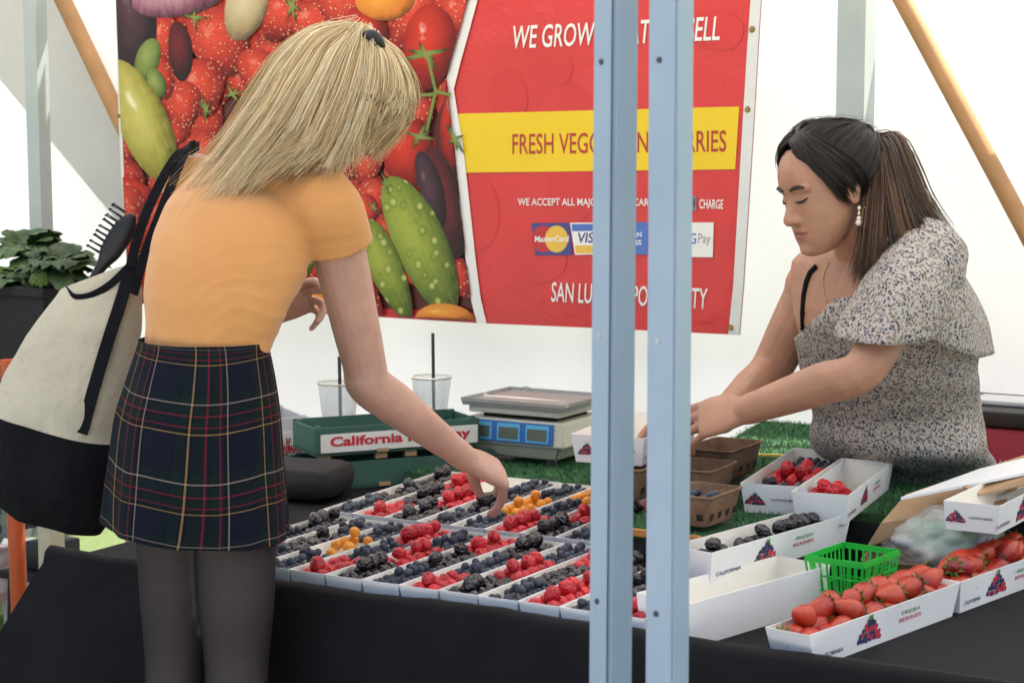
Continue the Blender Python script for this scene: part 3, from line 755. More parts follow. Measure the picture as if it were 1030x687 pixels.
ORD = ['first', 'second', 'third', 'fourth', 'fifth', 'sixth', 'seventh', 'eighth', 'ninth', 'tenth', 'eleventh', 'twelfth', 'thirteenth', 'fourteenth', 'fifteenth']
def row_of_trays(rows, u0, pitch, v0, L, z, tilt, rowname, h=.031):
    w = pitch - .0012
    base = None
    for k, secs in enumerate(rows):
        kinds = []
        for s_ in secs:
            if s_ and PLURAL[s_] not in kinds: kinds.append(PLURAL[s_])
        what = kinds[0] if len(kinds) == 1 else (' and '.join(kinds) if len(kinds) == 2 else f'{kinds[0]}, {kinds[1]} and {kinds[2]}')
        rr = random.Random(k * 7 + len(rowname))
        loc = TP(u0 + pitch * (k + .5), v0 + rr.uniform(-.003, .003), z)
        if base is None:
            base = obj('berry_tray', tray_bm(w, L, h, .0045), [M['card'], M['card_in']])
            obj('divider', divider_bm(w, L * .335, h * .62, .0045), M['card_in'], base); obj('divider', divider_bm(w, L * .665, h * .62, .0045), M['card_in'], base)
            o = base
        else: o = copy_tree(base)
        place(o, loc, ROTZ + rr.uniform(-.008, .008), tilt)
        setp(o, f'narrow white card tray of {what}, {ORD[k]} from left in {rowname} row', 'berry tray', 'narrow white berry trays')
        bpy.context.view_layer.update(); Mx = o.matrix_world.copy()
        for j, s_ in enumerate(secs):
            if not s_: continue
            y0 = L * (j / 3) + (.010 if j == 0 else .004); y1 = L * ((j + 1) / 3) - (.010 if j == 2 else .003)
            ly = {'ra': 2, 'bk': 2, 'bl': 2, 'go': 2}[s_]; fl = {'ra': .97, 'bk': .97, 'bl': .90, 'go': .85}[s_]
            heap(s_, Mx, -w / 2 + .0075, w / 2 - .0075, y0, y1, .003 + (.013 if s_ in ('bl', 'go') else .006), f'{ORD[k]} tray from left, {rowname} row, {("front", "middle", "back")[j]} section', fl, k * 31 + j * 7 + len(rowname), ly)
        yield o, w
R1 = [('bl', 'bl', 'bk'), ('bl', 'bk', 'bl'), ('bl', 'go', 'bl'), ('ra', 'bl', 'ra'), ('bk', 'ra', 'bl'), ('bl', 'bk', 'ra'), ('ra', 'bl', 'bk'), ('bk', 'ra', 'bl'), ('bl', 'bk', 'ra'), ('ra', 'ra', 'bk'), ('bl', 'bk', 'ra'), ('ra', 'bk', 'bl')]
R2 = [('bl', 'bk', 'bk'), ('ra', 'bk', 'ra'), ('bk', 'ra', None), ('bl', 'bk', 'bl'), ('bl', 'go', 'bl'), ('ra', 'bl', 'go'), ('bk', 'ra', 'bk'), ('bl', 'bk', 'ra')]
for o, w_ in row_of_trays(R1, -.993, .0765, .011, .435, .742, 0, 'front'): pass
for o, w_ in row_of_trays(R2, -.42 - 8 * .0765, .0765, .480, .45, .743, R(1.6), 'rear'): pass
dress_side(o, w_, .45, .031, .0045, .026, 1, 5, .30)

# ---- single trays
def tray_at(near, far_right, z, h, w, label, group='loose white berry trays', fl=.008, L=None, side=None, end=None, fle=None, tiltz=0.0):
    """near = photo positions of the near end's left and right rim corners; the tray runs along the direction to far_right (rim corner)"""
    a, b, c = PZ(*near[0], z), PZ(*near[1], z), PZ(*far_right[:2], far_right[2] if len(far_right) > 2 else z)
    c.z = z
    ey = (c - b); Lx = L or ey.length; ey.normalize()
    ang = math.atan2(-ey.x, ey.y)
    mid = b - Vector((ey.y, -ey.x, 0)) * (w / 2)
    o = obj('berry_tray', tray_bm(w, Lx, h, fl, fle=fle), [M['card'], M['card_in']])
    place(o, (mid.x, mid.y, z - h), ang, tiltz)
    setp(o, label, 'berry tray', group)
    if side: dress_side(o, w, Lx, h, fl, side, 1, int(near[0][0]), .38)
    if end: dress_end(o, w, h, fl if fle is None else fle, end, int(near[0][1]))
    bpy.context.view_layer.update()
    return o, o.matrix_world.copy(), w, Lx
o, Mx, w_, L_ = tray_at(((751, 494), (812, 490)), (860, 454), .885, .055, .125, 'white card tray of blackberries and raspberries nearest the vendor on green turf', end=.020)
wh = 'white tray nearest the vendor'
heap('bk', Mx, -w_ / 2 + .014, w_ / 2 - .014, .012, .125, .022, wh, .95, 3); heap('ra', Mx, -w_ / 2 + .014, w_ / 2 - .014, .13, .25, .026, wh, .95, 4, 2); heap('bl', Mx, -w_ / 2 + .014, w_ / 2 - .014, .26, L_ - .02, .028, wh, .8, 5, 1)
o, Mx, w_, L_ = tray_at(((800, 500), (854, 498)), (899, 464), .885, .055, .105, 'white card tray half empty with raspberries at its near end, on green turf', side=.03)
heap('ra', Mx, -w_ / 2 + .014, w_ / 2 - .014, .012, .11, .024, 'half empty white tray on the turf', .95, 9, 2)
o, Mx, w_, L_ = tray_at(((684, 548), (716, 556)), (856.5, 517.5), .842, .055, .085, 'long white tray heaped with blackberries, berry emblem on its side', side=.034, tiltz=R(.3))
heap('bk', Mx, -w_ / 2 + .011, w_ / 2 - .011, .012, L_ * .42, .020, 'long tray heaped with blackberries', .92, 12, 2); heap('bk', Mx, -w_ / 2 + .011, w_ / 2 - .011, L_ * .42, L_ - .012, .020, 'long tray heaped with blackberries', .92, 13, 2)
o, Mx, w_, L_ = tray_at(((646, 596), (694.6, 607)), (835, 568), .805, .074, .108, 'tall empty white card tray beside the blue tent leg', fl=.005)
o, Mx, w_, L_ = tray_at(((769, 634), (814, 639)), (966, 585.5), .786, .054, .078, 'long white tray of large strawberries, nearest the table edge', 'white strawberry trays', side=.036, fl=.003, fle=.02)
ST1 = (Mx, w_, L_)
o, Mx, w_, L_ = tray_at(((922, 580), (966.6, 585)), (1060, 552), .787, .054, .080, 'white tray of large strawberries behind and right of the other strawberry tray', 'white strawberry trays', side=.036, fl=.003)
ST2 = (Mx, w_, L_)
o, Mx, w_, L_ = tray_at(((578, 442), (648, 441)), (694, 421), .945, .055, .15, 'white card tray the vendor is holding, behind the blue tent legs', 'loose white berry trays', end=.02, side=.03, L=.34)
HELD = Mx
o, Mx, w_, L_ = tray_at(((974, 513), (1006, 509)), (1085, 470), .895, .050, .10, 'white printed tray resting in front of the open carton at right', fl=.004)
dress_side(o, w_, L_, .050, .004, .042, 1, 77, .30)
dress_end(o, w_, .050, .004, .018, 3)

# ---- pulp baskets
def basket_bm(w, L, h, fl=.012, t=.0025):
    bm = bm_new(); rings = []
    def ring(a, b, z, n=6, rc=.014):
        pts = []
        for cx, cy, a0 in ((a / 2 - rc, -b / 2 + rc, -90), (a / 2 - rc, b / 2 - rc, 0), (-a / 2 + rc, b / 2 - rc, 90), (-a / 2 + rc, -b / 2 + rc, 180)):
            for k in range(n):
                t_ = R(a0 + 90 * k / (n - 1)); pts.append(bm.verts.new((cx + rc * math.cos(t_), cy + rc * math.sin(t_), z)))
        return pts
    R_ = [ring(w - 2 * fl, L - 2 * fl, 0), ring(w - 2 * fl + .004, L - 2 * fl + .004, .004), ring(w - .004, L - .004, h - .006), ring(w + .004, L + .004, h - .003), ring(w + .004, L + .004, h), ring(w - 2 * t, L - 2 * t, h), ring(w - 2 * t - .002, L - 2 * t - .002, h - .006), ring(w - 2 * fl - 2 * t, L - 2 * fl - 2 * t, t)]
    for a, b in zip(R_, R_[1:]):
        for k in range(len(a)): bm.faces.new((a[k], a[(k + 1) % len(a)], b[(k + 1) % len(a)], b[k]))
    bm.faces.new(R_[0][::-1]); bm.faces.new(R_[-1])
    for sx in (-1, 1):                     # dark vent slots round the foot of the sides
        for k in range(4):
            y = (-.33 + .22 * k) * L; z = h * .2
            x = sx * (w / 2 - fl + (fl - .002) * (z / h) + .0022)
            vs = [bm.verts.new((x + sx * .0024 * dz / .01, y + dy, z + dz)) for dy, dz in ((-.006, 0), (.006, 0), (.006, .012), (-.006, .012))]
            bm.faces.new(vs if sx > 0 else vs[::-1]).material_index = 1
    for sy in (-1, 1):
        for k in range(3):
            x = (-.28 + .28 * k) * w; z = h * .2
            y = sy * (L / 2 - fl + (fl - .002) * (z / h) + .0022)
            vs = [bm.verts.new((x + dx, y + sy * .0024 * dz / .01, z + dz)) for dx, dz in ((-.006, 0), (.006, 0), (.006, .012), (-.006, .012))]
            bm.faces.new(vs if sy < 0 else vs[::-1]).material_index = 1
    return bm
def basket(u, v, z, w, L, h, label, rz=0.0):
    o = obj('pulp_basket', basket_bm(w, L, h), [M['pulp'], M['vent']], smooth=True, angle=40)
    place(o, TP(u, v, z), ROTZ + rz); setp(o, label, 'basket', 'brown pulp berry baskets'); bpy.context.view_layer.update(); return o.matrix_world.copy()
G = .842
basket(-.345, .90, G, .105, .165, .062, 'empty brown pulp basket, farthest on the turf below the vendor\'s hands')
basket(-.285, .655, G, .105, .135, .062, 'brown pulp basket just behind the one of blueberries, beside the blue tent leg', .05)
Mk = basket(-.185, .452, G, .10, .135, .055, 'brown pulp basket of blueberries at the front edge of the turf', -.04)
heap('bl', Mk, -.036, .036, -.052, .052, .026, 'brown basket at the turf edge', .9, 41, 2)
u_, v_ = to_uv(PZ(632, 468, .90)); basket(u_, v_ + .02, G, .10, .14, .06, 'brown pulp basket seen between the two blue tent legs')
u_, v_ = to_uv(PZ(884, 514, .80)); Mk = basket(u_, v_, .735, .105, .12, .062, 'brown pulp basket heaped with raspberries behind the green plastic basket')
heap('ra', Mk, -.042, .042, -.048, .048, .040, 'brown basket behind the green plastic basket', 1, 43, 2)
u_, v_ = to_uv(PZ(903, 558, .785)); Mk = basket(u_, v_, .735, .11, .13, .05, 'brown pulp basket of a few blueberries between green basket and plastic bag', .2)
heap('bl', Mk, -.03, .03, -.04, .04, .018, 'brown basket beside the plastic bag', .7, 47, 1)

# ---- make the berries: the 300 of a kind that show largest are things, what is past that is one mass
for kind in ('ra', 'bk', 'bl', 'go'):
    nm, meshes, r, lab = KIND[kind]
    L0 = [b for b in BERRIES if b[0] == kind]
    cpos = Vector((0, 0, CAM_H))
    L0.sort(key=lambda b: (b[1].translation - cpos).length - b[1].translation.z * 30)
    print('berries', kind, len(L0))
    rr = random.Random(1)
    for b in L0[:300]:
        o = bpy.data.objects.new(nm, rr.choice(meshes)); COL.objects.link(o); o.matrix_world = b[1]
        setp(o, f'{lab} in {b[2]}', nm.replace('_', ' '), f'{PLURAL[kind]} in {b[2]}')
    if len(L0) > 300:
        bm = bm_new()
        for b in L0[300:]:
            k = len(bm.verts); me = meshes[0] if kind == 'bl' else rr.choice(meshes)
            bm.from_mesh(me); bm.verts.ensure_lookup_table()
            bmesh.ops.transform(bm, matrix=b[1], verts=bm.verts[k:])
        setp(obj({'ra': 'raspberries', 'bk': 'blackberries', 'bl': 'blueberries'}[kind], bm, meshes[0].materials[0], smooth=True), f'further {PLURAL[kind]} lying low and far back in the white trays', PLURAL[kind], kind='stuff')

# ---- strawberries
m, nt, b = mat_new('strawberry_skin'); v = coords(nt)
sp = N(nt, 'ShaderNodeSeparateXYZ'); nt.links.new(v, sp.inputs[0])
mr = N(nt, 'ShaderNodeMapRange'); mr.inputs['From Min'].default_value = -.030; mr.inputs['From Max'].default_value = .024; nt.links.new(sp.outputs['Z'], mr.inputs['Value'])
f = noise_tex(nt, v, 45, 4); oi = N(nt, 'ShaderNodeObjectInfo')
ad = N(nt, 'ShaderNodeMath', operation='MULTIPLY_ADD'); nt.links.new(f, ad.inputs[0]); ad.inputs[1].default_value = .55; nt.links.new(mr.outputs[0], ad.inputs[2])
a2 = N(nt, 'ShaderNodeMath', operation='MULTIPLY_ADD'); nt.links.new(oi.outputs['Random'], a2.inputs[0]); a2.inputs[1].default_value = .45; nt.links.new(ad.outputs[0], a2.inputs[2])
col = ramp(nt, a2.outputs[0], [(.35, (.20, .006, .010)), (.85, (.32, .010, .011)), (1.05, (.43, .035, .012))])
vo = N(nt, 'ShaderNodeTexVoronoi'); vo.inputs['Scale'].default_value = 240; nt.links.new(v, vo.inputs['Vector'])
msk = ramp(nt, vo.outputs['Distance'], [(.10, (.7, .7, .7)), (.22, (0, 0, 0))])
mx = N(nt, 'ShaderNodeMix', data_type='RGBA'); nt.links.new(msk, mx.inputs[0]); nt.links.new(col, mx.inputs[6]); mx.inputs[7].default_value = (.62, .30, .06, 1)
nt.links.new(mx.outputs[2], b.inputs['Base Color']); b.inputs['Roughness'].default_value = .38; b.inputs['Subsurface Weight'].default_value = .1; b.inputs['Subsurface Radius'].default_value = (.008, .002, .001)
inv = N(nt, 'ShaderNodeMath', operation='SUBTRACT'); inv.inputs[0].default_value = 1; nt.links.new(msk, inv.inputs[1]); bump(nt, b, inv.outputs[0], .5, .0012)
M['straw'] = m; M['calyx'] = simple('strawberry_leaf', (.10, .19, .03), .6, .3, 60)
def straw_mesh(seed):
    rr = random.Random(seed); bm = bm_new(); bmesh.ops.create_uvsphere(bm, u_segments=28, v_segments=20, radius=1)
    fx, p1, p2 = rr.uniform(.85, 1.1), rr.uniform(0, 6), rr.uniform(0, 6)
    for v in bm.verts:
        d = v.co.normalized(); t = (d.z + 1) / 2                      # t = 0 at the leaf end, 1 at the tip
        k = 1.0 - .60 * t ** 1.7 - .06 * (1 - t) ** 6
        a = math.atan2(d.y, d.x); k *= 1 + .05 * math.sin(2 * a + p1) + .03 * math.sin(3 * a + p2)
        v.co = Vector((d.x * k * fx * .0205, d.y * k * .0205, d.z * .0300 - (.004 * max(0, 1 - t * 8))))
    me = bpy.data.meshes.new('strawberry'); bm.to_mesh(me); bm.free(); me.materials.append(M['straw'])
    me.polygons.foreach_set('use_smooth', [True] * len(me.polygons)); return me
STRAW = [straw_mesh(s) for s in range(5)]
bm = bm_new()
for k in range(9):
    a = 2 * PI * k / 9; c, s = math.cos(a), math.sin(a); w2 = .0036
    pts = [(0, 0, -.0262), (c * .009 - s * w2, s * .009 + c * w2, -.0275), (c * .0195, s * .0195, -.0235 - .002 * (k % 3)), (c * .009 + s * w2, s * .009 - c * w2, -.0275)]
    vs = [bm.verts.new(p) for p in pts]; bm.faces.new(vs)
add_tube(bm, [(0, 0, -.027), (.001, .001, -.034)], [.0014, .001], 6)
CALYX = bpy.data.meshes.new('calyx'); bm.to_mesh(CALYX); bm.free(); CALYX.materials.append(M['calyx'])
rr = random.Random(21)
def strawberry(Mx, p, rot, s, where, grp):
    o = bpy.data.objects.new('strawberry', rr.choice(STRAW)); COL.objects.link(o)
    o.matrix_world = Mx @ Matrix.Translation(p) @ rot @ Matrix.Scale(s, 4)
    setp(o, where, 'strawberry', grp)
    c = bpy.data.objects.new('calyx', CALYX); COL.objects.link(c); c.parent = o
def strawberries(T, n, where, grp):
    Mx, w, L = T
    for layer in range(2):
        cnt = n if layer == 0 else n - 1
        for j in range(cnt):
            for sx in (-1, 1):
                if layer and sx > 0 and rr.random() < .45: continue
                y = .040 + (L - .064) * (j + (.5 if layer else 0)) / (n - 1)
                p = Vector((sx * w * .16 + rr.uniform(-.003, .003) - (layer * .004), y + rr.uniform(-.006, .006), .036 + layer * .027 + rr.uniform(-.003, .003)))
                # tips lean out of the tray toward the near end
                rot = Matrix.Rotation(rr.uniform(-.35, .35) + (PI if rr.random() < .3 else 0), 4, 'Z') @ Matrix.Rotation(R(rr.uniform(66, 108)), 4, 'X') @ Matrix.Rotation(rr.uniform(0, 6), 4, 'Z')
                strawberry(Mx, p, rot, rr.uniform(1.0, 1.2), where, grp)
strawberries(ST1, 10, 'large red strawberry in the tray nearest the table edge', 'strawberries in the tray nearest the table edge')
strawberries(ST2, 8, 'large red strawberry in the farther strawberry tray at right', 'strawberries in the farther strawberry tray')

# ---- blades of the artificial turf (none under the trays and baskets)
bpy.context.view_layer.update()
FEET = []
for o in COL.objects:
    if o.parent is None and o.name.split('.')[0] in ('berry_tray', 'pulp_basket') and o.type == 'MESH':
        xs = [v.co.x for v in o.data.vertices]; ys = [v.co.y for v in o.data.vertices]
        FEET.append((o.matrix_world.inverted(), min(xs), max(xs), min(ys), max(ys)))
def trodden(p): 
    for inv, x0, x1, y0, y1 in FEET:
        q = inv @ p
        if x0 < q.x < x1 and y0 < q.y < y1 and q.z < .05: return True
    return False
bm = bm_new(); rnd = random.Random(5); nb = 0
while nb < 42000:
    u, v = rnd.uniform(-1.5, .5), rnd.uniform(.38, 1.7)
    hi = inside(u, v, poly)
    if not hi and not inside(u, v, poly_low): continue
    nb += 1
    if trodden(TP(u, v, .835)): continue
    h = rnd.uniform(.006, .012); a = rnd.uniform(0, 2 * PI); t = Vector((math.cos(a), math.sin(a), 0)) * .0011
    l = Vector((rnd.uniform(-1, 1), rnd.uniform(-1, 1), 0)) * .009
    p = Vector((u + .3, v - .6, .0995 if hi else .0345))
    bm.faces.new([bm.verts.new(p - t), bm.verts.new(p + t), bm.verts.new(p + l + Vector((0, 0, h)))])
setp(obj('turf_pile', bm, M['pile'], stand), kind='stuff')
# ================================================================ goods and gear on and round the stall
M['cream'] = simple('cream_enamel', (.62, .60, .50), .4, .04, 10); M['steelpan'] = simple('brushed_steel', (.33, .325, .31), .5, .08, 30, metal=.35)
M['pblue'] = simple('display_blue', (.03, .12, .42), .35, .03); M['pcyan'] = simple('display_cyan_edge', (.10, .42, .68), .35, .03); M['lcd'] = simple('lcd_grey', (.09, .11, .09), .2, .05)
# ---- weighing scale
sc0 = PZ(566, 463, .79); su, sv = to_uv(sc0)
scale = empty('weighing_scale', TP(su - .13, sv + .105, .766), ROTZ, 'cream electronic weighing scale with blue three window display on the turf', 'scale')
bm = bm_new()
def frustum(bm, w0, l0, w1, l1, z0, z1, mat=0):
    vs = [[bm.verts.new((sx * w / 2, sy * l / 2, z)) for sx, sy in ((-1, -1), (1, -1), (1, 1), (-1, 1))] for w, l, z in ((w0, l0, z0), (w1, l1, z1))]
    for k in range(4): bm.faces.new((vs[0][k], vs[0][(k + 1) % 4], vs[1][(k + 1) % 4], vs[1][k])).material_index = mat
    bm.faces.new(vs[0][::-1]).material_index = mat; bm.faces.new(vs[1]).material_index = mat
frustum(bm, .20, .16, .235, .195, .016, .048); frustum(bm, .266, .212, .256, .202, .0485, .106)
bmesh.ops.bevel(bm, geom=list(bm.edges), offset=.004, segments=2, affect='EDGES'); obj('body', bm, M['cream'], scale, True, 40)
bm = bm_new(); add_box(bm, (0, 0, .111), (.19, .15, .010)); obj('neck', bm, M['dark'], scale)
bm = bm_new(); add_box(bm, (0, .0, .125), (.240, .205, .016), bev=.004); obj('pan_support', bm, M['cream'], scale, True, 40)
bm = bm_new(); frustum(bm, .262, .220, .268, .226, .1335, .150)
f = max(bm.faces, key=lambda f: f.calc_center_median().z)
r = bmesh.ops.inset_individual(bm, faces=[f], thickness=.008); bmesh.ops.translate(bm, vec=(0, 0, -.008), verts=f.verts)
pan = obj('weighing_pan', bm, M['steelpan'], scale)
for sx in (-1, 1):
    for sy in (-1, 1):
        bm = bm_new(); bmesh.ops.create_cone(bm, cap_ends=True, segments=14, radius1=.016, radius2=.013, depth=.016, matrix=Matrix.Translation((sx * .08, sy * .07, .008))); obj('foot', bm, M['blk_pl'], scale, True, 40)
tilt = math.atan2(.005, .0575)
dp = bm_new(); add_box(dp, (-.010, 0, 0), (.232, .003, .048), bev=.001)
disp = obj('display_panel', dp, M['pblue'], scale); place(disp, (0, -.1055, .078), 0, -tilt)
for k in range(3):
    x = -.085 + k * .075
    bm = bm_new(); add_box(bm, (x, -.002, 0), (.060, .0016, .040)); obj('display_rim', bm, M['pcyan'], disp)
    bm = bm_new(); add_box(bm, (x, -.0032, -.002), (.050, .0016, .026)); obj('display_window', bm, M['lcd'], disp)
bm = bm_new(); pts = [(-.07 + .02 * t, .05, .15 + .012 * math.sin(PI * t / 1.6)) for t in [i * .16 for i in range(11)]]
add_tube(bm, pts, .0012, 6); obj('wire_loop', bm, M['steel'], scale)

# ---- produce boxes with red block lettering
M['boxgreen'] = simple('box_green', (.035, .10, .075), .6, .12, 10, .1); M['label'] = simple('box_label_white', (.74, .72, .68), .6, .05, 14); M['boxred'] = simple('box_red', (.52, .025, .04), .6, .08)
def produce_box(p0, p1, z, h, depth, label, txt, face='boxgreen', txtw=.93, lab=True):
    d = (p1 - p0); d.z = 0; L = d.length; d.normalize(); ang = math.atan2(d.y, d.x)
    o = empty('produce_box', (p0.x, p0.y, z), ang, label, 'produce box', 'stacked produce boxes')
    bm = bm_new(); t = .006
    add_box(bm, (L / 2, depth / 2, t / 2), (L, depth, t))
    add_box(bm, (L / 2, t / 2, h / 2 + .001), (L, t, h - .002)); add_box(bm, (L / 2, depth - t / 2, h / 2 + .002), (L, t, h + .002))
    for x in (t / 2, L - t / 2): add_box(bm, (x, depth / 2, h / 2 + .001), (t, depth - 2 * t - .001, h - .004))
    for x, y in ((.012, .014), (L - .012, .014), (.012, depth - .014), (L - .012, depth - .014)): add_box(bm, (x, y, h / 2 + .003), (.014, .014, h + .002), bev=.002)
    obj('box_shell', bm, M[face], o)
    if lab:
        bm = bm_new(); add_box(bm, (L / 2 + .004, -.0012, h * .44), (L * .955, .002, h * .66)); lb = obj('label_panel', bm, M['label'], o)
        words(lb, txt, Vector((L / 2 + .006, -.0023, h * .22)), Vector((1, 0, 0)), Vector((0, 0, 1)), h * .46, M['boxred'], L * txtw * .92, bold=.035)
    bm = bm_new(); add_box(bm, (L * .40, -.003, h * .10), (.028, .004, .008)); obj('wood_peg', bm, M['kraft'], o)
    return o
pA, pB = PZ(317, 459.5, .812), PZ(482, 447.4, .812)
d_ = (pB - pA).normalized(); d_.z = 0
produce_box(pA, pB, .812, .062, .15, 'green produce box with white California label in red letters, upper one of the stack', 'California Highway')
produce_box(pA - d_ * .02, pB + d_ * .04, .7345, .060, .15, 'green produce box mostly hidden under the box labelled in red letters', '', lab=False)
for t in (.06, .40, .58):
    bm = bm_new(); q = pA.lerp(pB, t); n_ = Vector((-d_.y, d_.x, 0))
    add_box(bm, (q.x + n_.x * .012, q.y + n_.y * .012, .8045), (.028, .014, .0135), rz=math.atan2(d_.y, d_.x)); setp(obj('wood_block', bm, M['kraft']), ('small wooden block at the left end', 'small wooden block near the middle', 'small wooden block right of the middle')[(.06, .40, .58).index(t)] + ' between the two green produce boxes', 'wood block', 'wooden spacer blocks')
qA, qB = PZ(268, 452, .80), PZ(311, 449, .80)
M['greybox'] = simple('grey_white_board', (.50, .50, .50), .65, .06, 12)
produce_box(qA, qB, .7345, .135, .2, 'grey white carton with a little red lettering beside the skirt', 'California', 'greybox', .6)
# ---- drink cups with dark straws
m, nt, b = mat_new('clear_cup'); b.inputs['Base Color'].default_value = (.9, .92, .93, 1); b.inputs['Roughness'].default_value = .08
tp_ = N(nt, 'ShaderNodeBsdfTransparent'); tp_.inputs[0].default_value = (.93, .94, .94, 1); mx = N(nt, 'ShaderNodeMixShader'); lw = N(nt, 'ShaderNodeLayerWeight'); lw.inputs[0].default_value = .35
mr = N(nt, 'ShaderNodeMapRange'); mr.inputs['To Min'].default_value = .16; mr.inputs['To Max'].default_value = .7; nt.links.new(lw.outputs['Facing'], mr.inputs['Value']); nt.links.new(mr.outputs[0], mx.inputs[0])
nt.links.new(tp_.outputs[0], mx.inputs[1]); nt.links.new(b.outputs[0], mx.inputs[2]); nt.links.new(mx.outputs[0], nt.nodes['Material Output'].inputs[0]); M['cup'] = m
M['rimc'] = simple('cup_rim', (.62, .58, .50), .3, .03); M['juice'] = simple('orange_juice', (.72, .28, .02), .3, .1); M['strawk'] = simple('dark_straw', (.02, .02, .022), .4)
def lathe(bm, prof_, n=28):
    rows = [[bm.verts.new((r * math.cos(2 * PI * k / n), r * math.sin(2 * PI * k / n), z)) for k in range(n)] for r, z in prof_]
    for a, c in zip(rows, rows[1:]):
        for k in range(n): bm.faces.new((a[k], a[(k + 1) % n], c[(k + 1) % n], c[k]))
    return rows
def cup(px, py, z, hcup, rtop, label, straw_top, juice, sx):
    p = PZ(px, py, z)
    o = empty('drink_cup', p, 0, label, 'cup', 'clear plastic drink cups')
    bm = bm_new(); rows = lathe(bm, [(.001, .001), (rtop * .70, .001), (rtop * .74, .012), (rtop, hcup), (rtop * .985, hcup), (rtop * .725, .012), (rtop * .69, .003), (.001, .003)]); obj('cup_wall', bm, M['cup'], o, True, 50)
    bm = bm_new(); lathe(bm, [(rtop * .985, hcup), (rtop * 1.03, hcup - .001), (rtop * 1.03, hcup + .003), (rtop * .985, hcup + .003), (rtop * .985, hcup)]); obj('cup_rim', bm, M['rimc'], o, True)
    if juice:
        bm = bm_new(); lathe(bm, [(.001, .004), (rtop * .685, .004), (rtop * .70, .016), (.001, .016)]); obj('drink', bm, M['juice'], o, True, 50)
    bm = bm_new(); add_tube(bm, [(sx, 0, .006), (sx - .002, .004, straw_top)], .0042, 10); obj('drinking_straw', bm, M['strawk'], o, True, 50)
cup(341, 433, .825, .112, .049, 'clear plastic cup with a dark straw and orange dregs, nearer the skirt', .175, True, .004)
cup(434, 424, .825, .108, .049, 'clear plastic cup with a tall dark straw, nearer the scale', .215, False, .006)
# ---- black padded case behind the left trays
bm = bm_new(); c = PZ(318, 490, .735)
add_box(bm, (0, 0, .040), (.32, .16, .076), bev=.03)
bmesh.ops.subdivide_edges(bm, edges=bm.edges, cuts=2, use_grid_fill=True)
for v in bm.verts: v.co += Vector((0, 0, .006 * mnoise.noise(v.co * 14)))
M['blackbag'] = simple('black_brown_nylon', (.009, .007, .008), .75, .2, 20, .2)
o = obj('soft_case', bm, M['blackbag'], smooth=True); place(o, (c.x - .075, c.y - .085, .7345), R(-20)); setp(o, 'black rounded soft case behind the left end of the berry trays', 'case')
# ---- open carton: kraft inner flap and white lid
ca, cb_, cc, cd_ = PZ(872, 549, .795), PZ(911, 497, .870), PZ(1062, 447, .905), PZ(1010, 505, .85)
carton = empty('open_carton', ca, 0, 'open cardboard carton, plain kraft flap facing up and white lid behind it', 'carton')
def slab(name, pts, th, mat, parent, org):
    bm = bm_new(); vs = [bm.verts.new(p - org) for p in pts]; f = bm.faces.new(vs); f.normal_update(); n = f.normal.copy()
    if n.z < 0: n = -n
    r = bmesh.ops.extrude_face_region(bm, geom=[f]); bmesh.ops.translate(bm, vec=-n * th, verts=[e for e in r['geom'] if isinstance(e, bmesh.types.BMVert)])
    bmesh.ops.recalc_face_normals(bm, faces=bm.faces)
    return obj(name, bm, mat, parent)
slab('kraft_flap', [ca, PZ(886, 526, .835), cb_, cc, cd_], .004, M['kraft'], carton, ca)
la, lb_, lc, ld = PZ(906, 500, .884), PZ(986, 471, .905), PZ(1066, 452, .925), PZ(1062, 469, .915)
slab('lid', [la, lb_, lc, ld, PZ(968, 488, .895)], .005, M['card'], carton, ca)
slab('lid_flap', [PZ(969, 489, .894), PZ(1000, 478, .90), PZ(1060, 470, .913), PZ(1062, 480, .895), PZ(985, 497, .88)], .004, M['kraft'], carton, ca)
slab('front_wall', [PZ(945, 520, .84), PZ(1064, 478, .88), PZ(1064, 500, .835), PZ(950, 535, .80)], .004, M['card'], carton, ca)
# ---- green plastic berry basket
M['gplastic'] = simple('green_plastic', (.015, .46, .04), .35, .06, 20, sss=0); 
def lattice_basket(o, w, L, h, fl, mat, nx=8, ny=9):
    bm = bm_new(); W, LL = w / 2, L / 2
    def P_(sx, sy, t): k = 1 - (fl / W) * (1 - t); kk = 1 - (fl / LL) * (1 - t); return Vector((sx * W * k, sy * LL * kk, h * t))
    for t, th in ((0, .004), (.33, .003), (.62, .003), (.94, .010)):
        cs = [P_(-1, -1, t), P_(1, -1, t), P_(1, 1, t), P_(-1, 1, t)]
        for k in range(4): add_beam(bm, cs[k], cs[(k + 1) % 4], .0022, th, Vector((0, 0, 1)).cross(cs[(k + 1) % 4] - cs[k]))
    for k in range(nx + 1):
        s = -1 + 2 * k / nx
        for sy in (-1, 1): add_beam(bm, P_(s, sy, 0), P_(s, sy, .95), .0034, .0022, Vector((1, 0, 0)))
        add_beam(bm, P_(s, -1, 0), P_(s, 1, 0), .003, .002, Vector((1, 0, 0)))
    for k in range(ny + 1):
        s = -1 + 2 * k / ny
        for sx in (-1, 1): add_beam(bm, P_(sx, s, 0), P_(sx, s, .95), .0034, .0022, Vector((0, 1, 0)))
        add_beam(bm, P_(-1, s, 0), P_(1, s, 0), .003, .0021, Vector((0, 1, 0)))
    o2 = obj('plastic_basket', bm, mat); return o2
gu, gv_ = to_uv(PZ(851, 556, .825))
gb = lattice_basket(None, .108, .135, .085, .012, M['gplastic']); place(gb, TP(gu + .004, gv_ + .02, .738), ROTZ - .12); setp(gb, 'bright green plastic lattice berry basket, empty, behind the strawberries', 'plastic basket', 'green plastic baskets')
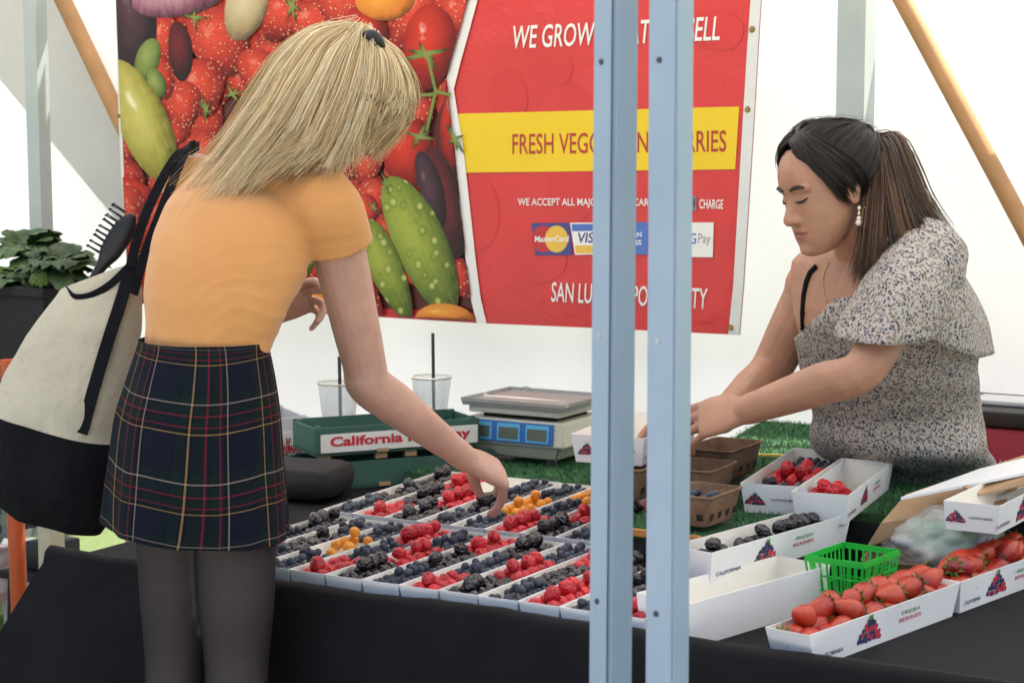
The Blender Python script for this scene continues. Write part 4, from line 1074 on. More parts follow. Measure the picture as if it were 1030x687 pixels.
# ---- clear plastic bag over another green basket
m, nt, b = mat_new('clear_film'); b.inputs['Base Color'].default_value = (.86, .90, .88, 1); b.inputs['Roughness'].default_value = .22
tp_ = N(nt, 'ShaderNodeBsdfTransparent'); mx = N(nt, 'ShaderNodeMixShader'); mx.inputs[0].default_value = .42
fz = noise_tex(nt, coords(nt), 30, 2, .4); nt.links.new(ramp(nt, fz, [(.35, (.30, .30, .30)), (.65, (.46, .46, .46))]), mx.inputs[0]); bump(nt, b, fz, .5, .006)
nt.links.new(tp_.outputs[0], mx.inputs[1]); nt.links.new(b.outputs[0], mx.inputs[2]); nt.links.new(mx.outputs[0], nt.nodes['Material Output'].inputs[0]); M['film'] = m
bc = PZ(946, 541, .80); 
g2 = lattice_basket(None, .11, .13, .05, .012, M['gplastic']); place(g2, (bc.x + .015, bc.y + .03, .775), ROTZ + .3, R(-6)); setp(g2, 'green plastic basket lying inside the clear plastic bag', 'plastic basket', 'green plastic baskets')
bm = bm_new(); bmesh.ops.create_icosphere(bm, subdivisions=5, radius=1)
for v in bm.verts:
    d = v.co.copy(); k = 1 + .16 * mnoise.noise(d * 1.8) + .16 * abs(mnoise.noise(d * 3.3 + Vector((3, 1, 2))))
    v.co = Vector((d.x * .105 * k, d.y * .13 * k, max(d.z * .062 * k, -.04)))
o = obj('plastic_bag', bm, M['film'], smooth=True); place(o, (bc.x + .01, bc.y + .02, .79), ROTZ + .3); setp(o, 'crumpled clear plastic bag behind the strawberries at right', 'plastic bag')
# ---- red case behind the vendor
rp = PV(1020, 440, 1.50)
M['redcase'] = simple('red_case', (.30, .022, .04), .5, .08, 8); M['offw'] = simple('grey_white_print', (.55, .50, .50), .5)
cs = empty('red_cooler', (rp.x + .1, rp.y, 0), ROTZ, 'tall red cooler with a dark lid standing behind the vendor', 'cooler')
zt = PV(1020, 425, 1.50).z
bm = bm_new(); add_box(bm, (0, 0, zt / 2), (.50, .28, zt), bev=.012); obj('body', bm, M['redcase'], cs, True, 40)
zl = PV(1020, 409, 1.50).z
bm = bm_new(); add_box(bm, (0, 0, (zt + zl) / 2 + .001), (.515, .295, zl - zt), bev=.008); lid_ = obj('lid', bm, M['blk_pl'], cs, True, 40)
bm = bm_new(); add_box(bm, (-.12, -.02, zl + .0075), (.12, .1, .012), bev=.004); add_box(bm, (.02, .02, zl + .010), (.14, .06, .016), bev=.004); obj('lid_handle', bm, M['greybox'], lid_, True, 40)
pt = PV(1010, 464, 1.50)
words(cs, 'GENERATOR', Vector((-.10, -.1405, pt.z)), Vector((1, 0, 0)), Vector((0, 0, 1)), .018, M['offw'], .135)

# ================================================================ far left: greens stand, crates, posts
M['kale'] = simple('dark_leaf', (.036, .075, .020), .6, .6, 30, .35, 90, randobj=.3); M['kale2'] = simple('pale_leaf', (.10, .16, .035), .6, .35, 40, .4)
gp = PV(30, 300, 1.25); gz = PV(40, 284, 1.25).z
M['crate'] = simple('black_crate', (.004, .004, .005), .7, .2, 20, .1)
cr = empty('black_crate', TP(to_uv(gp)[0] - .14, 1.30, .70), ROTZ, 'tall black crate holding leafy greens behind the tote bag', 'crate')
bm = bm_new(); W_, D_, Hc = .62, .36, gz - .70; t = .012
add_box(bm, (0, 0, t / 2), (W_, D_, t))
for sy in (-1, 1): add_box(bm, (0, sy * (D_ / 2 - t / 2), Hc / 2), (W_, t, Hc), bev=.002)
for sx in (-1, 1): add_box(bm, (sx * (W_ / 2 - t / 2), 0, Hc / 2), (t, D_ - 2 * t - .001, Hc - .001))
obj('crate_shell', bm, M['crate'], cr)
bm = bm_new(); add_box(bm, (0, -D_ / 2 - .004, Hc - .014), (W_ + .02, .012, .026), bev=.003); add_box(bm, (W_ / 2 + .004, 0, Hc - .014), (.012, D_ - .002, .0255), bev=.003); obj('crate_rim', bm, M['crate'], cr)
st = empty('greens_stand', TP(to_uv(gp)[0] - .14, 1.30, 0), ROTZ, 'low stand under the black crate, cream square legs', 'stand')
M['creamwood'] = simple('cream_painted_wood', (.55, .50, .36), .6, .1, 20)
bm = bm_new(); add_box(bm, (0, 0, .675), (.70, .42, .045), bev=.003); obj('stand_top', bm, M['crate'], st)
for sx in (-1, 1):
    for sy in (-1, 1):
        bm = bm_new(); add_box(bm, (sx * .31, sy * .17, .325), (.05, .05, .65), bev=.003); obj('leg', bm, M['creamwood'], st)
def leafy(center, n, size, mat, label, rise=.5, seed=1, stem=True):
    rr = random.Random(seed); o = empty('leafy_greens', center, rr.uniform(0, 6), label, 'leafy greens', 'leafy greens in the black crate')
    bm = bm_new()
    for k in range(n):
        a = rr.uniform(0, 2 * PI); el_ = rr.uniform(.02, rise + .45); L = size * rr.uniform(.7, 1.15); w = L * rr.uniform(.26, .38)
        dirv = Vector((math.cos(a) * math.cos(el_), math.sin(a) * math.cos(el_), math.sin(el_))); side = Vector((-math.sin(a), math.cos(a), 0)); up = dirv.cross(side) * -1
        s0 = Vector((rr.uniform(-.02, .02), rr.uniform(-.02, .02), rr.uniform(-.01, .015)))
        ph = rr.uniform(0, 6); nu, nv = 12, 8
        def fn(i, j):
            x = j; y = (i - .5) * 2
            wid = w * math.sin(PI * min(1, x * .93 + .05)) ** .6 * (1 + .10 * math.sin(x * 26 + ph) * abs(y))
            droop = -.45 * L * x * x
            cup_ = .3 * w * y * y + .07 * w * math.sin(x * 17 + ph) * y + .12 * w * mnoise.noise(Vector((x * 6, y * 3, ph)))
            return s0 + dirv * (L * x) + side * (wid * y) + up * cup_ + Vector((0, 0, droop))
        grid_mesh(bm, fn, nu, nv)
    obj('leaves', bm, mat, o, True)
    if stem:
        bm = bm_new()
        for k in range(n // 2):
            a = rr.uniform(0, 2 * PI); add_tube(bm, [Vector((0, 0, -.01)), Vector((math.cos(a) * .03, math.sin(a) * .03, .012)), Vector((math.cos(a) * .085, math.sin(a) * .085, .018))], [.005, .004, .002], 7)
        obj('stems', bm, M['kale2'], o, True)
c0 = PV(62, 279, 1.20); leafy((c0.x, c0.y, gz + .05), 46, .12, M['kale'], 'dark green leafy bunch in the crate, nearest the tote bag', .8, 3)
c0 = PV(30, 268, 1.32); leafy((c0.x, c0.y, gz + .075), 40, .12, M['kale'], 'dark green leafy bunch at the back of the crate', .9, 8)
c0 = PV(22, 285, 1.20); leafy((c0.x, c0.y, gz + .0), 34, .11, M['kale'], 'dark green leafy bunch low at the front of the crate', .4, 12)
c0 = PV(2, 278, 1.24); leafy((c0.x, c0.y, gz + .01), 26, .095, M['kale2'], 'pale yellow green leafy bunch at the left of the crate', .5, 17)
c0 = PV(41, 276, 1.13)
bm = bm_new(); rr = random.Random(2)
for k in range(60):
    a = k * 2.4; q = math.sqrt(k / 60); p = Vector((math.cos(a) * q * .026, math.sin(a) * q * .022, (1 - q * q) * .026))
    add_ellipsoid(bm, p, (.0062, .0062, .0075), seg=7, rings=5)
add_tube(bm, [(0, 0, .008), (0, .01, -.06)], [.012, .009], 10)
o = obj('broccoli_head', bm, M['kale2'], smooth=True); place(o, (c0.x, c0.y, gz + .018), 0, R(40)); setp(o, 'small pale green flower head tucked among the dark leaves', 'broccoli')
# orange post
op = PY(17, 580, 5.0); M['orangepaint'] = simple('orange_red_paint', (.50, .085, .02), .45, .1, 10)
pt, pb = PY(14, 480, 5.0), PY(21, 640, 5.0); d = (pt - pb) / (pt.z - pb.z)
bm = bm_new(); add_tube(bm, [pb - d * pb.z, pb + d * (.95 - pb.z)], .022, 14); setp(obj('orange_post', bm, M['orangepaint'], smooth=True, angle=50), 'orange red round post standing in the grass under the tote bag', 'post')
# grey crates, wooden plank, paper bag and black box in the gap under the tote bag
def wire_crate(px, py, Y, w, h, label):
    p = PY(px, py, Y); o = empty('grey_crate', (p.x, p.y, max(0, p.z - h)), ROTZ, label, 'crate', 'grey slatted crates'); bm = bm_new()
    for k in range(5):
        z = .01 + (h - .02) * k / 4
        for sy in (-1, 1): add_box(bm, (0, sy * w * .35, z), (w, .008, h * .12))
        for sx in (-1, 1): add_box(bm, (sx * w / 2, 0, z), (.008, w * .7, h * .12))
    for sx in (-1, 1):
        for sy in (-1, 1): add_box(bm, (sx * (w / 2 - .004), sy * (w * .35 - .004), h / 2), (.03, .03, h))
    obj('crate_frame', bm, M['greyc'], o)
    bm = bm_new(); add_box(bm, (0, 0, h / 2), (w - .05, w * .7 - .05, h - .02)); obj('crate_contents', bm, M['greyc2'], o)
M['greyc'] = simple('grey_plastic', (.12, .125, .13), .5, .2, 30); M['greyc2'] = simple('dark_goods', (.05, .05, .055), .8, .5, 30)  # crate contents are a darker mottled grey than the frame
wire_crate(-8, 545, 7.6, .55, .30, 'grey slatted crate beyond the wall, left of the orange post')
wire_crate(62, 520, 7.8, .62, .30, 'grey slatted crate beyond the wall, behind the tablecloth corner')
for px, Y, z0, z1, nm in ((8, 7.3, 570, 597, 0),):
    a, b_2 = PY(-40, 585, Y), PY(30, 585, Y); bm = bm_new(); add_beam(bm, a, b_2, .10, .12, Vector((0, 1, 0))); setp(obj('plank', bm, simple('pale_plank', (.42, .33, .25), .8, .15, 15)), 'pale wooden plank lying across behind the orange post', 'plank')
p = PY(31, 600, 5.9); M['paperbag'] = simple('white_paper', (.66, .63, .62), .7, .08, 10)
m, nt, b = mat_new('printed_paper'); v = coords(nt); f = noise_tex(nt, v, 9, 2)
nt.links.new(ramp(nt, f, [(.46, (.66, .62, .60)), (.56, (.50, .24, .24)), (.62, (.66, .62, .60))]), b.inputs['Base Color']); b.inputs['Roughness'].default_value = .7; M['paperbag'] = m
bm = bm_new(); zt = PY(31, 545, 5.9).z; frustum(bm, .20, .12, .23, .13, 0, zt)
for v in bm.verts: v.co += Vector((random.uniform(-.01, .01), 0, 0))
bmesh.ops.subdivide_edges(bm, edges=bm.edges, cuts=5, use_grid_fill=True)
for v in bm.verts: v.co += Vector((1, 1, 0)) * .008 * mnoise.noise(v.co * 9)
o = obj('paper_bag', bm, M['paperbag'], smooth=True, angle=45); place(o, (p.x + .03, p.y, 0), .1); setp(o, 'white paper bag with faded red print behind the tablecloth corner', 'paper bag')
p = PY(52, 556, 5.3); bm = bm_new(); add_box(bm, (0, 0, 0), (.10, .12, .075), bev=.006); add_tube(bm, [(-.03, 0, .037), (-.03, 0, .052), (.03, 0, .052), (.03, 0, .037)], .005, 8)
bx = PY(52, 556, 5.3)
st2 = empty('low_stool', (bx.x, bx.y, 0), ROTZ, 'low dark stool behind the tablecloth corner', 'stool')
o = obj('black_box', bm, M['blk_pl'], smooth=True, angle=40); place(o, (bx.x, bx.y, bx.z), ROTZ); setp(o, 'small black box with a handle on the low stool', 'box')
zz = bx.z - .038
b2 = bm_new(); add_box(b2, (0, 0, zz - .012), (.2, .2, .022), bev=.003); obj('seat', b2, M['crate'], st2)
for sx in (-1, 1):
    for sy in (-1, 1):
        b2 = bm_new(); add_tube(b2, [(sx * .085, sy * .085, 0), (sx * .075, sy * .075, zz - .023)], .011, 8); obj('leg', b2, M['crate'], st2, True, 50)
# ================================================================ people
def skin_mat(name, col, lip):
    m, nt, b = mat_new(name); v = coords(nt); f = noise_tex(nt, v, 28, 6, .65); g = noise_tex(nt, v, 7, 2)
    ad = N(nt, 'ShaderNodeMath', operation='MULTIPLY_ADD'); nt.links.new(g, ad.inputs[0]); ad.inputs[1].default_value = .6; nt.links.new(f, ad.inputs[2])
    c = ramp(nt, ad.outputs[0], [(.5, tuple(x * .84 for x in col)), (1.05, (min(1, col[0] * 1.08), col[1] * 1.05, col[2] * 1.04))])
    at = N(nt, 'ShaderNodeAttribute'); at.attribute_name = 'tint'
    mx = N(nt, 'ShaderNodeMix', data_type='RGBA'); nt.links.new(at.outputs['Fac'], mx.inputs[0]); nt.links.new(c, mx.inputs[6]); mx.inputs[7].default_value = (*lip, 1)
    nt.links.new(mx.outputs[2], b.inputs['Base Color']); b.inputs['Roughness'].default_value = .43; b.inputs['Specular IOR Level'].default_value = .4
    b.inputs['Subsurface Weight'].default_value = .15; b.inputs['Subsurface Radius'].default_value = (.012, .005, .003); b.inputs['Subsurface Scale'].default_value = .8
    bump(nt, b, noise_tex(nt, v, 240, 3), .12, .001); return m
def limb(bm, pts, rads, n=18):
    """tapered limb through joints with rounded ends; radii may be (across, along-side) pairs"""
    pts = [Vector(p) for p in pts]
    P2, R2 = [], []
    for i in range(len(pts) - 1):              # Catmull-Rom so the limb flows through the joints
        p0, p1, p2, p3 = pts[max(i - 1, 0)], pts[i], pts[i + 1], pts[min(i + 2, len(pts) - 1)]
        for k in range(5):
            t = k / 5
            P2.append(.5 * ((2 * p1) + (p2 - p0) * t + (2 * p0 - 5 * p1 + 4 * p2 - p3) * t * t + (3 * p1 - p0 - 3 * p2 + p3) * t ** 3))
            R2.append(rads[i] * (1 - t) + rads[i + 1] * t)
    P2.append(pts[-1]); R2.append(rads[-1])
    add_tube(bm, P2, R2, n)
    for p, r in ((pts[0], rads[0]), (pts[-1], rads[-1])): add_ellipsoid(bm, p, (r, r, r))
def loft(bm, secs, n=32, caps=True, uv=False, closed_uv=1.0):
    """secs: (centre, side vector (half width), front vector (half depth), squareness)"""
    rows = []
    lay = bm.loops.layers.uv.verify() if uv else None
    for c, sx, fy, p in secs:
        ring = []
        for k in range(n):
            t = 2 * PI * k / n; ct, st_ = math.cos(t), math.sin(t)
            ring.append(bm.verts.new(Vector(c) + sx * (math.copysign(abs(ct) ** p, ct)) + fy * (math.copysign(abs(st_) ** p, st_))))
        rows.append(ring)
    for j in range(len(rows) - 1):
        for k in range(n):
            f = bm.faces.new((rows[j][k], rows[j][(k + 1) % n], rows[j + 1][(k + 1) % n], rows[j + 1][k]))
            if uv:
                for l, (a, b_) in zip(f.loops, ((k, j), (k + 1, j), (k + 1, j + 1), (k, j + 1))): l[lay].uv = (a / n, b_ / (len(rows) - 1))
    if caps: bm.faces.new(rows[0][::-1]); bm.faces.new(rows[-1])
    return rows
def smooth_secs(secs, k=5):
    """Catmull-Rom between loft sections"""
    out = []
    n = len(secs)
    def cr(a, b, c, d, t): return .5 * ((2 * b) + (c - a) * t + (2 * a - 5 * b + 4 * c - d) * t * t + (3 * b - a - 3 * c + d) * t ** 3)
    for i in range(n - 1):
        s = [secs[max(i - 1, 0)], secs[i], secs[i + 1], secs[min(i + 2, n - 1)]]
        for q in range(k):
            t = q / k; out.append(tuple(cr(*[Vector(x[j]) for x in s], t) for j in range(3)) + (secs[i][3] * (1 - t) + secs[i + 1][3] * t,))
    out.append(secs[-1]); return out
def hand(bm, wrist, fwd, back, thumb_side, s=1.0, curl=(.5, .5, .5, .5), bend=(.5, .5, .5, .5), thumb=(.5, .4), spread=.10):
    """palm, four fingers of different length and a thumb. fwd: toward the fingers, back: out of the back of the hand,
    thumb_side: +1/-1 along fwd x back. curl = bend at the knuckle (rad), bend = at the finger joints"""
    f = fwd.normalized(); b = (back - f * back.dot(f)).normalized(); x = f.cross(b) * thumb_side
    W = Vector(wrist)
    def L(px, py, pz): return W + (x * px + f * py + b * pz) * s
    # palm as a loft
    secs = []
    for y, hw, hd, ox in ((-.012, .024, .019, 0), (.015, .029, .017, .001), (.05, .039, .0155, .002), (.085, .041, .0125, .001), (.096, .037, .009, 0)):
        secs.append((L(ox, y, 0), x * hw * s, b * hd * s, .75))
    loft(bm, smooth_secs(secs, 3), 20)
    add_ellipsoid(bm, L(.024, .035, -.008), (.020 * s,) * 3)
    tips = []
    for k, (bx, by, lens, r) in enumerate(((.029, .089, (.043, .025, .021), .0092), (.0095, .094, (.047, .029, .022), .0095), (-.0105, .090, (.043, .027, .021), .0090), (-.029, .081, (.034, .020, .019), .0078))):
        a = spread * (1.5 - k) * .9
        d0 = (f * math.cos(a) + x * math.sin(a)); p = L(bx, by - .016, .0)
        pts = [p]; ang = 0; cur = curl[k]
        p = p + d0 * .016 * s; pts.append(p)
        for i, ln in enumerate(lens):
            ang += (curl[k] if i == 0 else bend[k] * (1.0 if i == 1 else .7))
            dd = d0 * math.cos(ang) - b * math.sin(ang)
            p = p + dd * ln * s; pts.append(p)
        rr_ = [r * s * q for q in (.96, 1.02, .93, .87, .74)]
        limb(bm, pts, rr_, 12); tips.append(pts[-1])
    # thumb leaves the side of the palm near its base
    t0 = L(.020, .022, -.006); dirt = (x * math.cos(thumb[0]) * .8 + f * (.55 + .5 * thumb[0]) - b * (.25 + .5 * thumb[1])).normalized()
    p1 = t0 + dirt * .042 * s; d2 = (dirt + f * .5 - b * thumb[1] * .5 - x * .25 * thumb[1]).normalized(); p2 = p1 + d2 * .033 * s; d3 = (d2 + f * .3 - x * .5 * thumb[1]).normalized(); p3 = p2 + d3 * .025 * s
    limb(bm, [t0, p1, p2, p3], [.0145 * s, .0125 * s, .0108 * s, .0085 * s], 12)
    tips.append(p3); return tips
def head(bm, C, f, u, s=1.0):
    """skull, jaw, cheeks, nose, brows, lips and ears; C is the point between the ears at eye height"""
    f = f.normalized(); u = (u - f * u.dot(f)).normalized(); x = f.cross(u)
    MM = Matrix((x, f, u)).transposed()
    def L(a, b, c): return C + (x * a + f * b + u * c) * s
    E_ = lambda c, r: add_ellipsoid(bm, L(*c), tuple(q * s for q in r), MM, 24, 16)
    E_((0, -.018, .030), (.074, .092, .086)); E_((0, .012, .010), (.067, .076, .075))
    secs = []                                    # face and jaw, stacked sections from brow to chin
    for z, y0, hw, hd in ((.105, -.012, .030, .045), (.085, -.004, .052, .066), (.06, .004, .064, .076), (.04, .009, .067, .0775), (.02, .012, .067, .076), (-.01, .014, .066, .072), (-.035, .018, .063, .068), (-.06, .023, .0595, .063), (-.085, .032, .050, .053), (-.104, .042, .037, .039), (-.116, .050, .021, .025)):
        secs.append((L(0, y0, z), x * hw * s, f * hd * s, .9))
    loft(bm, smooth_secs(secs, 3), 28)
    for sx in (-1, 1):
        E_((sx * .034, .040, -.036), (.027, .029, .036)); E_((sx * .028, .070, .018), (.026, .011, .012))
        E_((sx * .072, -.010, -.014), (.006, .014, .027)); E_((sx * .076, -.017, -.006), (.006, .010, .018))
        E_((sx * .0125, .0885, -.0395), (.0085, .0105, .0080))
    limb(bm, [L(0, .077, .014), L(0, .0835, -.008), L(0, .0925, -.027), L(0, .0965, -.036)], [.0080 * s, .0085 * s, .0105 * s, .0125 * s], 14)
    E_((0, .0795, -.0615), (.024, .0115, .0070)); E_((0, .0785, -.0740), (.021, .0115, .0075)); E_((0, .073, -.100), (.022, .015, .014))
    return L, x, f, u
def sculpt_head(me, L0, s=1.0):
    """press in eye sockets, mouth line and nostrils, and mark lips in the 'tint' attribute"""
    C, x, f, u = L0
    tint = me.attributes.new('tint', 'FLOAT', 'POINT'); vals = [0.0] * len(me.vertices)
    for v in me.vertices:
        d = v.co - C
        if d.length > .17 * s: continue
        a, b, c = d.dot(x) / s, d.dot(f) / s, d.dot(u) / s
        if b < .03: continue
        dy = 0
        for sx in (-1, 1):
            dy -= .0065 * math.exp(-(((a - sx * .031) / .017) ** 2 + ((c - .004) / .0105) ** 2))
            dy -= .004 * math.exp(-(((a - sx * .014) / .007) ** 2 + ((c - .008) / .012) ** 2))
            dy += .0058 * math.exp(-(((a - sx * .031) / .0135) ** 2 + ((c - .0005) / .0068) ** 2))   # lid over the eyeball
            dy -= .003 * math.exp(-(((a - sx * .006) / .004) ** 2 + ((c + .050) / .003) ** 2))
        dy -= .0040 * math.exp(-((a / .021) ** 2 + ((c + .0680) / .0018) ** 2))
        dy -= .0022 * math.exp(-((a / .016) ** 2 + ((c + .085) / .005) ** 2))
        v.co += f * dy * s
        m_ = max(0, 1 - (abs(a) / .024) ** 2) ** .5
        if b > .06 and -.0685 - .0105 * m_ < c < -.0675 + .0085 * m_ and abs(a) < .024: vals[v.index] = .8
    tint.data.foreach_set('value', vals)
def face_parts(parent, me, L, x, f, u, s, lash, brow, iris):
    """eyelashes/eye line, the bit of eye that shows, and brows, each following the face"""
    from mathutils.bvhtree import BVHTree
    bvh = BVHTree.FromPolygons([v.co for v in me.vertices], [tuple(p.vertices) for p in me.polygons])
    def on(a, c, lift=.0006):
        h = bvh.ray_cast(L(a, .2, c), -f)[0]
        return (h if h is not None else L(a, .08, c)) + f * lift * s
    for sx in (-1, 1):
        bm = bm_new(); pts = []
        for k in range(9):
            t = -1 + 2 * k / 8
            pts.append(on(sx * (.031 + .0135 * t), -.0025 - .0035 * (1 - t * t) + .002 * t))
        add_tube(bm, pts, [.0008 * s + .0020 * s * (1 - (abs(-1 + 2 * k / 8)) ** 2) for k in range(9)], 6); obj('eyelashes', bm, lash, parent, True)
        bm = bm_new(); add_ellipsoid(bm, L(sx * .031, .0640, -.004), (.0110 * s,) * 3)
        obj('eye', bm, iris, parent, True)
        bm = bm_new(); pts = []
        for k in range(8):
            t = k / 7; pts.append(on(sx * (.013 + .036 * t), .0185 + .0075 * math.sin(PI * t * .75) - .004 * t, .0004))
        add_tube(bm, pts, [.0014 * s + .0027 * s * math.sin(PI * (.15 + .8 * k / 7)) for k in range(8)], 8); obj('eyebrow', bm, brow, parent, True)
def hair_mat(name, cols, rough=.38, spec=.45):
    m, nt, b = mat_new(name); at = N(nt, 'ShaderNodeAttribute'); at.attribute_name = 'strand'
    n = len(cols); nt.links.new(ramp(nt, at.outputs['Fac'], [(i / (n - 1), c) for i, c in enumerate(cols)]), b.inputs['Base Color'])
    b.inputs['Roughness'].default_value = rough; b.inputs['Specular IOR Level'].default_value = spec; return m
def strands(guides, n, seed, width=.0010, jit=.006, clump=24, stray=.06, wave=.0, endj=.03, segs=18, lock=.0035):
    return strands_(guides, n, seed, width, jit, clump, stray, wave, endj, segs, lock)
def strands_(guides, n, seed, width=.0010, jit=.006, clump=24, stray=.06, wave=.0, endj=.03, segs=18, lock=.0035):
    """hair as many thin tapering strands between neighbouring guide curves (each guide: list of points)"""
    rr = random.Random(seed); verts, faces, col = [], [], []
    def samp(g, t):
        q = t * (len(g) - 1); i = min(int(q), len(g) - 2); w_ = q - i
        p0, p1, p2, p3 = g[max(i - 1, 0)], g[i], g[i + 1], g[min(i + 2, len(g) - 1)]
        return .5 * ((2 * p1) + (p2 - p0) * w_ + (2 * p0 - 5 * p1 + 4 * p2 - p3) * w_ * w_ + (3 * p1 - p0 - 3 * p2 + p3) * w_ ** 3)
    cl = [(rr.random(), Vector((rr.gauss(0, 1), rr.gauss(0, 1), rr.gauss(0, 1))), rr.random(), rr.uniform(0, 6), rr.random()) for _ in range(clump)]
    G = len(guides)
    for s_ in range(n):
        s0 = rr.random(); ck = min(range(clump), key=lambda i: abs(cl[i][0] - s0)); c = cl[ck]
        pos = s0 * (G - 1); i = min(int(pos), G - 2); w0 = pos - i
        off = Vector((rr.gauss(0, 1), rr.gauss(0, 1), rr.gauss(0, 1))) * jit
        st = rr.random() < stray; L_ = 1 - endj * (1.9 * rr.random() ** 1.5 + 1.7 * c[2]); shade = min(1, max(0, .18 + .62 * cl[ck][4] + rr.gauss(0, .15)))
        wd = width * rr.uniform(.6, 1.3) * (.5 if st else 1)
        sv = Vector((rr.gauss(0, 1), rr.gauss(0, 1), rr.gauss(0, 1))) * (.018 if st else 0)
        base = len(verts); prev = None
        for k in range(segs + 1):
            t = k / segs * L_
            wc = w0 + (c[0] * (G - 1) - i - w0) * .35 * min(1, t * 1.3) if abs(c[0] - s0) < .15 else w0
            wc = min(max(wc, -.3), 1.3)
            p = samp(guides[i], t).lerp(samp(guides[i + 1], t), wc)
            p = p + off * (.5 + .8 * t) + c[1] * (lock * t) + sv * t * t
            if wave: p = p + Vector((math.sin(t * 9 + c[3]), math.cos(t * 7 + c[3]), math.sin(t * 11 + c[3] * 2))) * wave * t
            d = (samp(guides[i], min(1, t + .04)) - samp(guides[i], max(0, t - .04)))
            xx, yy = frame_from(d if d.length > 1e-6 else Vector((0, 0, 1)))
            r_ = wd * (1 - .75 * (k / segs) ** 2)
            for a in range(3):
                verts.append(p + (xx * math.cos(2.094 * a + s_) + yy * math.sin(2.094 * a + s_)) * r_); col.append(shade)
            if k:
                b0 = base + 3 * (k - 1)
                for a in range(3): faces.append((b0 + a, b0 + (a + 1) % 3, b0 + 3 + (a + 1) % 3, b0 + 3 + a))
    return verts, faces, col
def hair_obj(name, parts, mat, parent):
    V, F, Cc = [], [], []
    for v, f, c in parts:
        o = len(V); V += v; F += [tuple(i + o for i in q) for q in f]; Cc += c
    me = bpy.data.meshes.new(name); me.from_pydata([tuple(v) for v in V], [], F)
    at = me.attributes.new('strand', 'FLOAT', 'POINT'); at.data.foreach_set('value', Cc)
    o = link(name, me, mat, parent); return o
def wrinkle(me, fn):
    """move each vertex along its normal by fn(position)"""
    nr = [v.normal.copy() for v in me.vertices]
    for v, n_ in zip(me.vertices, nr): v.co += n_ * fn(v.co)

